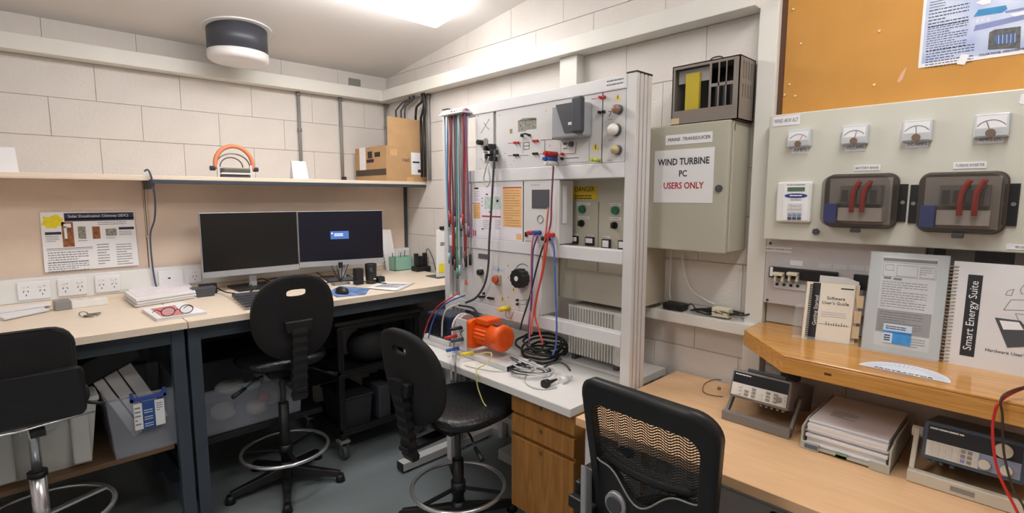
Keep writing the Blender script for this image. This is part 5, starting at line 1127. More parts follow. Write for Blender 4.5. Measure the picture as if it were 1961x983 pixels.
# ------------------------------------------------------------------ lower breaker panel
lp = thing('breaker_board', 'pale grey breaker panel with black switches behind the manuals', 'panel', (-.03, -3.2, 1.1))
LX = -.05
L0 = at(1457, 578, 'x', LX); L2 = -3.40
MB().box((-.001, -2.906, L0.z), (LX, L2, 1.359)).build('panel_plate', mat('pale_mauve_grey', (206, 200, 200), .5, var=.02), lp, bevel=.002)
def zL(x, y): return at(1450+x/4.47, 460+y/4.47, 'x', LX)
for q in ((115, 28), (88, 512)): p = zL(*q); MB().cyl(p, p+V((-.003,0,0)), .005, n=10).build('screw', 'dgrey', lp)
a, b_ = zL(75, 52), zL(297, 110); o = MB().box(a, b_+V((-.0015,0,0))).build('name_label', 'paper', lp); c = (a+b_)/2; text('ENERGY DISTRIBUTION', .010, 'greyink', o, (LX-.0018, c.y, c.z), U, (0,0,1), sx=.9)
a, b_ = zL(118, 222), zL(430, 345); bd = MB().box(a, V((LX-.02, -3.16, b_.z))).build('breaker_row', 'black', lp, bevel=.002)
for x0, x1 in ((165, 250), (285, 375)):
    a2, b2 = zL(x0, 265), zL(x1, 320); MB().box((LX-.02, a2.y, a2.z), (LX-.045, b2.y, a2.z-.012)).build('toggle_bar', mat('ivory', (224, 216, 196), .45), bd, bevel=.002)
    for xx in (x0+8, x1-16): a3 = zL(xx, 270); MB().box((LX-.02, a3.y, a2.z-.012), (LX-.035, a3.y-.008, a2.z-.034)).build('toggle_arm', mat('ivory', (224, 216, 196), .45), bd)
a2, b2 = zL(128, 225), zL(148, 305); MB().box((LX-.02, a2.y, a2.z), (LX-.021, b2.y, b2.z)).build('side_print', 'paper', bd)
a, b_ = zL(150, 352), zL(420, 440); tp = MB().box(a, b_+V((-.006,0,0))).build('terminal_strip', 'lgrey', lp, bevel=.001)
for x in (175, 235, 293, 352): p = zL(x, 375+(x-175)*.1); MB().cyl(p+V((-.006,0,0)), p+V((-.008,0,0)), .006, n=10).build('terminal_hole', 'ink', tp)
a, b_ = zL(285, 172), zL(388, 222); MB().box(a, b_+V((-.0015,0,0))).build('name_label', 'paper', lp)
for x0, x1 in ((525, 640), (655, 775), (785, 915), (930, 990)): a, b_ = zL(x0, 195+(x0-525)*.06), zL(x1, 250+(x0-525)*.06); MB().box(a, b_+V((-.0015,0,0))).build('name_label', 'lgrey', lp)
a, b_ = zL(840, 290), zL(985, 430); MB().box(a, b_+V((-.02,0,0))).build('breaker_row', 'black', lp)
o = MB().box((-.001, L2-.02, 1.20), (-.03, -4.4, 1.359)).build('cable_tray', 'dgrey'); tag(o, 'dark cable tray on wall under the cream panel', 'cable tray')
for k in range(4): MB().box((-.03, L2-.05-.16*k, 1.2), (-.034, L2-.12-.16*k, 1.359)).build('tray_cover', 'mgrey', o)
o = MB().box((-.001, -2.91, 1.023), (-.02, L2, L0.z)).build('wall_board', mat('pale_board', (192, 188, 184), .6)); tag(o, 'pale backing board between wood shelf and breaker panel', 'board')
# ------------------------------------------------------------------ pine shelf
WZ = 1.02
ws = thing('pine_shelf', 'thick pine shelf with chamfered corner holding the manuals', 'shelf', (-.2, -3.4, .96))
pA, pB = at(1425, 632, 'z', WZ), at(1500, 680, 'z', WZ)
out_ = [(-.053, pA.y+.01), (pA.x, pA.y), (pB.x, pB.y), (pB.x-.01, -4.5), (-.001, -4.5), (-.001, -2.912), (-.053, -2.912)]
MB().prism([(x, y, WZ-.058) for x, y in out_], (0, 0, .05)).build('shelf_plank', 'wood', ws, bevel=.002)
MB().prism([(x, y, WZ-.008) for x, y in out_], (0, 0, .008)).build('shelf_surface', 'woodtop', ws, bevel=.003)
o = MB().box((pB.x-.0015, at(1578, 722, 'x', pB.x).y, WZ-.035), (pB.x+.0, at(1592, 722, 'x', pB.x).y, WZ-.028)).build('wood_knot', mat('knot', (96, 52, 20), .5), ws)
MB().box((-.05, -3.0, WZ-.2), (-.09, -3.06, WZ-.058)).build('bracket', 'dgrey', ws); MB().box((-.05, -4.0, WZ-.2), (-.09, -4.06, WZ-.058)).build('bracket', 'dgrey', ws)
# ---- manuals on the shelf: each leans against the wall side
def sq(x, z, py_): return V((x, py_, z))
lean = .05
def card_item(name, label, cat, bl, br, tl_px, th, m_, tr_px=None, lean_=.05):
    """flat item standing on the shelf: bottom corners from pixels on the shelf, top from a pixel height; leans back"""
    t = thing(name, label, cat, at(*bl, 'z', WZ))
    A, B = at(*bl, 'z', WZ), at(*br, 'z', WZ)
    xx = A.x+lean_; zt = at(*tl_px, 'x', xx).z
    C_, D_ = V((B.x+lean_, B.y, zt)), V((A.x+lean_, A.y, zt))
    u = (B-A).normalized(); v = (D_-A).normalized(); n = u.cross(v).normalized()
    if n.x > 0: n = -n
    return t, A, B, C_, D_, u, v, n
# acrylic holder + spiral manual
t, A, B, C_, D_, u, v, n = card_item('spiral_manual', "cream spiral-bound Software User's Guide in clear holder", 'manual', (1533, 648), (1642, 662), (1540, 535), .03, 'cream', lean_=.03)
W_, H_ = (B-A).length, (D_-A).length
Q = lambda s, h, d: A+u*(W_*s)+v*(H_*h)+n*d
cm = mat('cream_paper', (234, 226, 212), .75, var=.02)
MB().prism([Q(.0, .01, -.018), Q(.94, .01, -.018), Q(.94, .97, -.018), Q(.0, .97, -.018)], -n*.012).build('back_pages', mat('tan_pages', (226, 206, 178), .8), t)
MB().prism([Q(.02, .0, 0), Q(.86, .0, 0), Q(.86, .96, 0), Q(.02, .96, 0)], -n*.018).build('front_pages', cm, t)
MB().prism([Q(.12, .001, .0), Q(.26, .001, .0), Q(.26, .959, .0), Q(.12, .959, .0)], n*.0006).build('black_band', 'ink', t)
g = MB()
for k in range(26): h = .03+.92*k/26; g.prism([Q(.07, h, .0), Q(.17, h, .0), Q(.17, h+.014, .0), Q(.07, h+.014, .0)], n*.003)
g.build('spiral_binding', 'ink', t)
text('Getting Started', .017, 'whiteink', t, Q(.215, .5, .0009), v, -u, 'spine_lettering')
text('Software', .015, 'ink', t, Q(.55, .72, .0006), u, v); text("User's Guide", .015, 'ink', t, Q(.55, .64, .0006), u, v)
MB().prism([Q(.62, .88, 0), Q(.84, .88, 0), Q(.84, .9, 0), Q(.62, .9, 0)], n*.0005).build('maker_print', 'ink', t)
g = MB()
for k, hh in enumerate((.06, .045, .03, .05, .05, .035, .06, .04, .03)): s = .42+.045*k; g.prism([Q(s, .27, 0), Q(s+.01, .27, 0), Q(s+.01, .27+hh, 0), Q(s, .27+hh, 0)], n*.0005)
g.prism([Q(.28, .285, 0), Q(.84, .28, 0), Q(.84, .284, 0), Q(.28, .289, 0)], n*.0005)
g.build('cover_print', 'ink', t); g = MB(); dashes(g, Q(.32, .5, .0003), u, -v, W_*.48, H_*.1, 3, seed=3, wmin=.1, wmax=.3); g.build('grey_print', mat('lilac_ink', (196, 190, 206), .7, var=0), t)
for k in range(3): MB().prism([Q(.88+.02*k, .1+.25*k, -.01), Q(1.0+.01*k, .1+.25*k, -.01), Q(1.0+.01*k, .3+.25*k, -.01), Q(.88, .3+.25*k, -.01)], -n*.001).build('index_tab', mat('tab_tan', (222, 196, 160), .7), t)
ph = thing('paper_sheet', 'grey sheet standing behind the spiral manual', 'sheet', Q(.3, 0, -.04)); MB().prism([Q(.22, 0, -.036), Q(.92, 0, -.036), Q(.92, 1.02, -.036), Q(.7, 1.08, -.036), Q(.22, 1.09, -.036)], -n*.001).build('sheet', 'lgrey', ph)
ah = thing('acrylic_holder', 'clear acrylic brochure holder around the spiral manual', 'holder', Q(-.1, 0, 0))
MB().prism([Q(-.16, 0, .006), Q(1.0, 0, .006), Q(1.0, .05, .006), Q(-.16, .05, .006)], n*.002).build('front_lip', 'clear', ah)
MB().prism([Q(-.16, .0, -.045), Q(-.16, .0, .006), Q(-.16, .48, -.005), Q(-.16, .52, -.045)], -u*.002).build('side_wall', 'clear', ah); MB().prism([Q(1.0, .0, -.045), Q(1.0, .0, .006), Q(1.0, .4, -.005), Q(1.0, .44, -.045)], u*.002).build('side_wall', 'clear', ah)
MB().prism([Q(-.16, 0, -.045), Q(1.0, 0, -.045), Q(1.0, .9, -.045), Q(-.16, .55, -.045)], -n*.002).build('back_wall', 'clear', ah); MB().prism([Q(-.16, 0, -.045), Q(1.0, 0, -.045), Q(1.0, 0, .006), Q(-.16, 0, .006)], (0,0,.002)).build('floor_plate', 'clear', ah)
# framed data sheet
t, A, B, C_, D_, u, v, n = card_item('data_sheet_stand', 'laminated grey data sheet with blue sticker in clear stand', 'stand', (1649, 667), (1797, 692), (1672, 482), .004, 'paper', lean_=.045)
W_, H_ = (B-A).length, (D_-A).length
MB().prism([Q(0, 0, 0), Q(1, 0, 0), Q(1, 1, 0), Q(0, 1, 0)], -n*.005).build('backing_sheet', mat('silver_sheet', (196, 202, 206), .45, var=.02), t)
MB().prism([Q(-.01, -.0, .001), Q(1.01, 0, .001), Q(1.01, 1.005, .001), Q(-.01, 1.005, .001)], n*.0018).build('clear_front', 'clear', t)
sheet = MB().prism([Q(.16, .06, .0), Q(.87, .06, .0), Q(.87, .965, .0), Q(.16, .965, .0)], n*.0006).build('printed_sheet', mat('sheet_white', (216, 218, 222), .6, var=.01), t)
def sp2(nm, m_, *rs):
    for s0, h0, s1, h1 in rs: MB().prism([Q(s0, h0, .0006), Q(s1, h0, .0006), Q(s1, h1, .0006), Q(s0, h1, .0006)], n*.0003).build(nm, m_, sheet)
sp2('title_bar', 'ink', (.17, .915, .86, .945)); sp2('grey_block', mat('mid_grey_ink', (128, 128, 132), .7, var=.08), (.165, .20, .86, .43))
g = MB()
for s0, h0, s1, h1 in ((.18, .76, .86, .905), (.21, .82, .32, .88), (.36, .77, .63, .88), (.66, .77, .84, .88)):
    for a_, b_, c_, d_ in ((s0, h0, s1, h0+.004), (s0, h1-.004, s1, h1), (s0, h0, s0+.004, h1), (s1-.004, h0, s1, h1)): g.prism([Q(a_, b_, .0006), Q(c_, b_, .0006), Q(c_, d_, .0006), Q(a_, d_, .0006)], n*.0003)
g.build('diagram_lines', 'ink', sheet); sp2('bold_mark', 'ink', (.2, .735, .3, .755), (.33, .73, .44, .75))
g = MB(); dashes(g, Q(.19, .72, .0006), u, -v, W_*.65, H_*.27, 11, h=.3, seed=4, wmin=.04, wmax=.12); dashes(g, Q(.62, .18, .0006), u, -v, W_*.22, H_*.1, 4, h=.3, seed=5, wmin=.1, wmax=.3); dashes(g, Q(.66, .875, .0006), u, -v, W_*.17, H_*.08, 4, h=.3, seed=6, wmin=.1, wmax=.3); g.build('sheet_print', 'greyink', sheet)
g = MB(); dashes(g, Q(.2, .415, .001), u, -v, W_*.62, H_*.2, 8, h=.25, seed=7, wmin=.04, wmax=.12); g.build('sheet_print', mat('deep_grey_ink', (86, 86, 90), .7, var=0), sheet)
sk = MB().prism([Q(.27, .10, .003), Q(.64, .10, .003), Q(.64, .29, .003), Q(.27, .29, .003)], n*.0005).build('blue_sticker', mat('pale_blue_sticker', (206, 222, 240), .5, var=.03), t)
MB().prism([Q(.40, .10, .0036), Q(.64, .10, .0036), Q(.64, .22, .0036), Q(.40, .22, .0036)], n*.0004).build('blue_field', mat('sky_blue', (64, 150, 222), .5, var=.1, scale=60), sk)
MB().prism([Q(.27, .2, .0036), Q(.64, .2, .0036), Q(.64, .222, .0036), Q(.27, .222, .0036)], n*.0004).build('blue_line', mat('sky_blue', (64, 150, 222), .5), sk)
g = MB(); dashes(g, Q(.3, .275, .0036), u, -v, W_*.3, H_*.04, 2, h=.4, seed=8, wmin=.1, wmax=.3); dashes(g, Q(.29, .185, .0036), u, -v, W_*.09, H_*.07, 3, h=.5, seed=9, wmin=.4, wmax=.8); g.build('sticker_print', 'navyink', sk)
MB().prism([Q(0, 0, .002), Q(1, 0, .002), Q(1, .0, .05), Q(0, .0, .05)], (0,0,.002)).build('stand_foot', 'clear', t)
# large spiral manual
t, A, B, C_, D_, u, v, n = card_item('spiral_manual', 'large white spiral-bound manual with black title strip and laptop drawing', 'manual', (1806, 694), (1990, 728), (1830, 500), .02, 'paper', lean_=.04)
W_, H_ = (B-A).length, (D_-A).length
MB().prism([Q(.0, 0, 0), Q(1.1, 0, 0), Q(1.1, 1.0, 0), Q(.0, 1.0, 0)], -n*.02).build('pages', mat('pale_cover', (222, 220, 222), .35, var=.02), t)
g = MB()
for k in range(28): p = Q(.012, .02+.96*k/28, -.008); g.torus(p, .012, .0016, v, 12, 4)
g.build('spiral_binding', mat('wire', (170, 160, 140), .4, .4), t)['kind'] = 'stuff'
MB().prism([Q(.17, .10, 0), Q(.33, .10, 0), Q(.33, .88, 0), Q(.17, .88, 0)], n*.0006).build('title_strip', 'ink', t)
text('Smart Energy Suite', .027, 'whiteink', t, Q(.25, .49, .0009), v, -u, 'strip_lettering')
g = MB()
lp0 = [Q(.50, .50, .0005), Q(.76, .5, .0005), Q(.98, .30, .0005), Q(.66, .24, .0005)]
MB().prism(lp0, n*.0005).build('laptop_drawing', 'dgrey', t); MB().prism([Q(.55, .48, .0011), Q(.745, .485, .0011), Q(.80, .42, .0011), Q(.60, .40, .0011)], n*.0003).build('laptop_screen', 'paper', t)
for pts in ([(.64, .68), (.86, .70), (.80, .60), (.58, .58)], [(.70, .56), (.86, .56), (.86, .44), (.78, .44)], [(.6, .76), (.66, .78), (.64, .72), (.58, .72)], [(.72, .78), (.76, .84), (.78, .76), (.74, .74)]):
    for a_, b_ in zip(pts, pts[1:]+pts[:1]):
        P_, Q_ = Q(*a_, .0003), Q(*b_, .0003); d = (Q_-P_).normalized(); m2 = n.cross(d)*.0007; g.prism([P_+m2, Q_+m2, Q_-m2, P_-m2], n*.0003)
g.build('line_drawing', 'greyink', t)
text("Hardware User's Manual", .0125, 'ink', t, Q(.74, .19, .0005), u, v); text('AMPROBE'[:0]+'ANEMOI', .015, 'ink', t, Q(.93, .82, .0005), u, v)
# protractor
pt_ = thing('paper_protractor', 'clear printed protractor lying on front of pine shelf', 'protractor', at(1735, 705, 'z', WZ))
a, b_ = at(1644, 699, 'z', WZ+.001), at(1820, 735, 'z', WZ+.001); c = (a+b_)/2; R_ = (b_-a).length/2; u = (b_-a).normalized(); v = V((-u.y, u.x, 0))
if v.x < 0: v = -v
hv = .105
MB().prism([c+u*(R_*math.cos(q))+v*(hv*math.sin(q)) for q in [math.pi*i/30 for i in range(31)]], (0,0,.0012)).build('protractor_body', mat('milky_print', (226, 230, 240), .3, var=.02), pt_)
g = MB()
for k in range(1, 24):
    q = math.pi*k/24; d = u*(R_*math.cos(q))+v*(hv*math.sin(q)); P_ = c+d*.62+V((0,0,.0013)); Q_ = c+d*.93+V((0,0,.0013)); w2 = V((-d.y, d.x, 0)).normalized()*.0006
    g.quad(P_-w2, Q_-w2, Q_+w2, P_+w2)
g.build('degree_marks', mat('blue_grey_ink', (130, 140, 180), .7, var=0), pt_)
text('PROTRACTOR', .016, 'ink', pt_, c+v*.008+V((0,0,.0016)), u, v, sx=1.3)
# ------------------------------------------------------------------ beech desk
DZ = .72
dk = thing('desk', 'beech laminate desk with white legs against the rack wall', 'desk', (-.38, -3.4, 0))
MB().box((-.752, -2.53, DZ-.03), (-.015, -4.5, DZ)).build('desk_top', 'desk', dk, bevel=.002)
MB().box((-.7535, -2.53, DZ-.03), (-.752, -4.5, DZ-.001)).build('front_edging', 'desk', dk)
for y in (-2.56, -4.4):
    MB().box((-.735, y, 0), (-.70, y-.06, DZ-.03)).build('leg', 'lgrey', dk, bevel=.002); MB().box((-.07, y, 0), (-.035, y-.06, DZ-.03)).build('leg', 'lgrey', dk, bevel=.002)
    MB().box((-.70, y-.01, .05), (-.07, y-.05, .10)).build('foot_rail', 'lgrey', dk); MB().box((-.70, y-.01, DZ-.08), (-.07, y-.05, DZ-.03)).build('top_rail', 'lgrey', dk)
MB().box((-.06, -2.63, .3), (-.045, -4.38, DZ-.03)).build('modesty_panel', mat('desk_grey_panel', (110, 106, 106), .6), dk)
# bench multimeter with handle stand
def bench_instrument(name, label, cat, bl, br, zt_px, tilt, face_cols, kind):
    A, B = at(*bl, 'z', DZ), at(*br, 'z', DZ); w_ = abs(A.y-B.y); x0 = (A.x+B.x)/2
    t = thing(name, label, cat, ((x0+.12), (A.y+B.y)/2, DZ)); y0, y1 = A.y, B.y
    return t, x0, y0, y1, w_
t, x0, y0, y1, w_ = bench_instrument('bench_multimeter', 'grey bench multimeter propped on its handle on the desk', 'multimeter', (1381, 803), (1512, 842), 0, 0, 0, 0)
gm = mat('meter_grey', (128, 124, 122), .45, var=.03)
ct_ = math.radians(17); R = Matrix.Rotation(ct_, 3, 'Y')      # front face tips up
IH_, ID_ = .098, .26
fc = V((x0+.03, (y0+y1)/2, DZ+.135))          # centre of front face
B2 = lambda d, y, z: fc+R@V((d, y, z))
hw = w_/2-.014
MB().prism([B2(0, hw, -IH_/2), B2(0, -hw, -IH_/2), B2(0, -hw, IH_/2), B2(0, hw, IH_/2)], R@V((ID_, 0, 0))).build('meter_case', gm, t, bevel=.006)
for nm, z0, z1, m_ in (('display_band', .004, .042, mat('display_black', (26, 28, 34), .2)), ('key_band', -.040, .004, mat('panel_ivory', (222, 216, 206), .5))):
    MB().prism([B2(-.001, hw-.008, z0), B2(-.001, -hw+.008, z0), B2(-.001, -hw+.008, z1), B2(-.001, hw-.008, z1)], R@V((-.002, 0, 0))).build(nm, m_, t)
for c_ in range(7):
    for r_ in range(3):
        y = hw-.03-(.024*c_); z = -.006-.012*r_
        if c_ in (1, 3) and r_ == 0: continue
        MB().prism([B2(-.003, y, z-.0035), B2(-.003, y-.012, z-.0035), B2(-.003, y-.012, z+.0035), B2(-.003, y, z+.0035)], R@V((-.003, 0, 0))).build('key', 'mgrey' if c_ % 3 else 'lgrey', t)
MB().cyl(B2(-.003, -hw+.032, -.018), B2(-.009, -hw+.032, -.018), .009, n=16).build('power_knob', 'mgrey', t)
g = MB(); dashes(g, B2(-.0035, hw-.014, .038), U, R@V((0,0,-1)), .06, .006, 1, h=.6, seed=3, wmin=.1, wmax=.3); g.build('maker_print', 'whiteink', t)
for k in range(5): p = B2(.012, -.01-.018*k, -IH_/2); MB().cyl(p, p+R@V((0,0,-.008)), .005, n=8).build('bumper_stud', gm, t)
hd = MB()
for ys, s in ((y0, -1), (y1, 1)):
    top = B2(.09, 0, -.01); hd.prism([(x0, ys, DZ+.001), (x0+.022, ys, DZ+.001), (top.x+.012, ys, top.z), (top.x-.012, ys, top.z+.012)], (0, s*.011, 0))
hd.box((x0-.002, y0, DZ+.001), (x0+.02, y1, DZ+.034)); hd.build('handle_stand', gm, t, bevel=.002)
MB().prism([B2(.03, .06, IH_/2), B2(.03, -.07, IH_/2), B2(.05, -.07, IH_/2), B2(.05, .06, IH_/2)], R@V((0,0,.012))).build('top_handle', 'dgrey', t, bevel=.003)
# function generator
fgt, x0, y0, y1, w_ = bench_instrument('function_generator', 'blue-grey function generator on ivory handle with round white knobs', 'generator', (1735, 921), (1862, 983), 0, 0, 0, 0)
x0 = -.41; w_ = .25; y1 = y0-w_; t = fgt
bm2 = mat('slate_blue_case', (70, 88, 108), .45, var=.04); iv_ = mat('ivory_plastic', (206, 200, 186), .5, var=.03)
R = Matrix.Rotation(math.radians(14), 3, 'Y'); fc = V((x0+.03, (y0+y1)/2-.004, DZ+.125)); B2 = lambda d, y, z: fc+R@V((d, y, z)); hw = w_/2-.02; IH_ = .105
MB().prism([B2(0, hw, -IH_/2), B2(0, -hw, -IH_/2), B2(0, -hw, IH_/2), B2(0, hw, IH_/2)], R@V((.27, 0, 0))).build('generator_case', bm2, t, bevel=.006)
MB().prism([B2(-.001, hw-.01, .0), B2(-.001, -hw+.01, .0), B2(-.001, -hw+.01, .042), B2(-.001, hw-.01, .042)], R@V((-.002, 0, 0))).build('display_band', 'display_black' if 'display_black' in M else MATS['display_black'], t)
MB().prism([B2(-.001, hw-.01, -.042), B2(-.001, -hw+.09, -.042), B2(-.001, -hw+.09, .0), B2(-.001, hw-.01, .0)], R@V((-.002, 0, 0))).build('key_band', MATS['panel_ivory'], t)
MB().prism([B2(-.001, -hw+.09, -.042), B2(-.001, -hw+.01, -.042), B2(-.001, -hw+.01, .0), B2(-.001, -hw+.09, .0)], R@V((-.002, 0, 0))).build('connector_band', mat('pale_blue_band', (150, 162, 190), .5), t)
for c_ in range(8):
    for r_ in range(3):
        y = hw-.016-.0135*c_; z = -.007-.013*r_; m_ = 'mgrey' if c_ in (5, 6) else 'lgrey'
        if c_ == 5 and r_ == 2: m_ = mat('periwinkle', (130, 140, 210), .5)
        MB().prism([B2(-.003, y, z-.004), B2(-.003, y-.009, z-.004), B2(-.003, y-.009, z+.004), B2(-.003, y, z+.004)], R@V((-.003, 0, 0))).build('key', m_, t)
for y, z, r_ in ((-hw+.045, .022, .019), (-hw+.078, -.025, .013), (-hw+.036, -.025, .013)): MB().cyl(B2(-.003, y, z), B2(-.02, y, z), r_, r_*.93, n=22).build('round_knob', iv_, t)
g = MB(); dashes(g, B2(-.0035, hw-.014, .038), U, R@V((0,0,-1)), .08, .007, 1, h=.6, seed=5, wmin=.1, wmax=.3); g.build('maker_print', 'whiteink', t)
for k in range(3): p = B2(.012, hw-.02-.024*k, -IH_/2); MB().cyl(p, p+R@V((0,0,-.009)), .005, n=8).build('bumper_stud', bm2, t)
hd = MB()
for ys, s in ((y0, -1), (y1, 1)):
    top = B2(.05, 0, .01); hd.prism([(x0, ys, DZ+.001), (x0+.024, ys, DZ+.001), (top.x+.014, ys, top.z), (top.x-.014, ys, top.z+.014)], (0, s*.013, 0))
hd.box((x0-.003, y0, DZ+.001), (x0+.02, y1, DZ+.036)); hh = hd.build('handle_stand', iv_, t, bevel=.003)
MB().box((x0-.0035, (y0+y1)/2+.03, DZ+.012), (x0-.003, (y0+y1)/2-.02, DZ+.026)).build('maker_plate', 'mgrey', hh)
for ys in (y0, y1): p = B2(.05, 0, .01); MB().cyl((p.x, ys+.006*(1 if ys == y0 else -1), p.z), (p.x, ys-.02*(1 if ys == y0 else -1), p.z), .016, n=16).build('pivot_cap', iv_, t)
# paper tray
tr_ = thing('paper_tray', 'grey letter tray stacked with white papers on the desk', 'tray', (-.28, -3.29, DZ))
A, B = at(1531, 858, 'z', DZ), at(1704, 910, 'z', DZ); tx = -.41; ty0, ty1 = A.y, B.y
ivt = mat('putty_plastic', (186, 186, 176), .5, var=.03)
MB().box((tx, ty0, DZ+.006), (tx+.33, ty1, DZ+.012)).build('tray_floor', ivt, tr_)
for y in (ty0, ty1+.005): MB().prism([(tx, y, DZ+.001), (tx+.33, y, DZ+.001), (tx+.33, y, DZ+.085), (tx+.06, y, DZ+.085), (tx, y, DZ+.07)], (0, -.005, 0)).build('side_wall', ivt, tr_)
for a_, b_ in ((0, .22), (.78, 1)): MB().box((tx-.004, ty0-(ty0-ty1)*a_, DZ+.001), (tx+.004, ty0-(ty0-ty1)*b_, DZ+.026)).build('front_lip', ivt, tr_, bevel=.001)
MB().box((tx+.0, (ty0+ty1)/2+.02, DZ+.006), (tx+.012, (ty0+ty1)/2-.01, DZ+.016)).build('green_clip', mat('sage_clip', (130, 160, 130), .5), tr_)
p = MB().box((tx-.0045, ty0-.012, DZ+.006), (tx-.004, ty0-.05, DZ+.02)).build('maker_print', mat('slate_print', (90, 110, 126), .5), tr_)
rnd = random.Random(9); z = DZ+.0125
pp_ = thing('document_stack', 'stack of white papers lying in the grey letter tray', 'documents', (tx+.1, (ty0+ty1)/2, z))
for k in range(11):
    dx = rnd.uniform(0, .014)+.0012*k; dy = rnd.uniform(.007, .014); th = rnd.choice((.004, .006, .009))
    MB().box((tx+.004+dx, ty0-dy, z), (tx+.30+dx*.5, ty1+dy, z+th)).build('sheet', 'paper' if k % 3 else 'lgrey', pp_, bevel=.0006); z += th+.0008
g = MB(); dashes(g, (tx+.16, ty0-.05, z+.0002), (0,-1,0), (-1,0,0), .08, .06, 5, h=.25, seed=6, wmin=.1, wmax=.3); g.build('page_print', 'greyink', pp_)
# leads over the shelf edge
xe = pB.x-.02
o = MB().tube(spline([(-.30, -3.75, WZ+.005), (-.38, -3.68, WZ+.03), at(1920, 765, 'x', xe), at(1903, 800, 'x', xe-.01), at(1902, 850, 'x', xe-.02), at(1912, 905, 'x', xe-.03), at(1940, 965, 'x', xe-.04), at(1965, 1010, 'x', xe-.05), (xe-.05, -3.72, DZ+.006)]), .0032, 8).build('red_test_lead', 'red'); tag(o, 'red test lead curling over the pine shelf edge', 'lead')
o = MB().tube(spline([(-.28, -3.75, WZ+.005), (-.37, -3.69, WZ+.035), at(1922, 757, 'x', xe), at(1920, 800, 'x', xe-.008), at(1923, 870, 'x', xe-.01), at(1940, 935, 'x', xe-.02), at(1962, 975, 'x', xe-.03), (xe-.04, -3.70, DZ+.006)]), .0026, 8).build('black_test_lead', mat('dark_brown_cord', (62, 50, 40), .5)); tag(o, 'black test lead hanging over the pine shelf edge', 'lead')
o = MB().tube(spline([at(*p, 'z', DZ+.004) for p in ((1395, 730), (1370, 727), (1350, 735), (1347, 750), (1362, 757), (1385, 760))]), .0018, 6).build('thin_wire', mat('copper_wire', (110, 90, 66), .5)); tag(o, 'thin wire looped on the desk beside multimeter', 'wire')
p = at(1377, 746, 'z', DZ); o = MB().cyl(p, p+V((0,0,.01)), .008, .006, n=10).build('brass_terminal', mat('brass', (170, 126, 60), .35, .7)); tag(o, 'small brass terminal on the desk beside multimeter', 'terminal')
# ------------------------------------------------------------------ seating (built about the origin, facing +y)
def shell(outer, inner, yfun, th, k=3):
    """plate with a hole: rings between inner and outer loops, bent by yfun(x,z), thickness th towards +y"""
    n = len(outer); loops = []
    for i in range(k+1):
        f = i/k; loops.append([(a[0]*(1-f)+b[0]*f, a[1]*(1-f)+b[1]*f) for a, b in zip(inner, outer)])
    fr = [[V((x, yfun(x, z), z)) for x, z in l] for l in loops]; bk = [[V((x, yfun(x, z)+th, z)) for x, z in l] for l in loops]
    g = MB(); rings = fr+bk[::-1]+[fr[0]]
    g.loft(rings, True, False); return g
def ell(cx, cz, a, b, n=40, p=2.0, egg=0):
    o = []
    for i in range(n):
        t = 2*math.pi*i/n; c, s = math.cos(t), math.sin(t); x = math.copysign(abs(c)**(2/p), c)*a; z = math.copysign(abs(s)**(2/p), s)*b
        o.append((cx+x*(1-egg*s), cz+z))
    return o
def star_base(t, R_, m_, z=.05, feet=True, rot=0):
    for k in range(5):
        a = rot+2*math.pi*k/5; d = V((math.cos(a), math.sin(a), 0)); s = V((-d.y, d.x, 0))
        rings = []
        for f, w_, h0, h1 in ((.02, .030, .055, .115), (.5, .024, .045, .085), (.93, .018, .03, .062), (1, .016, .03, .058)):
            p = d*(R_*f); rings.append([p+s*w_+V((0,0,h0)), p+s*w_*.7+V((0,0,h1)), p-s*w_*.7+V((0,0,h1)), p-s*w_+V((0,0,h0))])
        MB().loft(rings, False).build('base_leg', m_, t, bevel=.004, local=True)
        if feet: MB().cyl(d*R_, d*R_+V((0,0,.04)), .026, .018, n=14).build('glide', 'black', t, local=True)
        else:
            p = d*R_
            MB().cyl(p+s*.012+V((0,0,.027)), p+s*.028+V((0,0,.027)), .027, n=14).build('castor', 'black', t, local=True); MB().cyl(p-s*.012+V((0,0,.027)), p-s*.028+V((0,0,.027)), .027, n=14).build('castor', 'black', t, local=True)
    MB().cyl((0,0,.05), (0,0,.13), .04, .03, n=18).build('base_hub', m_, t, local=True)
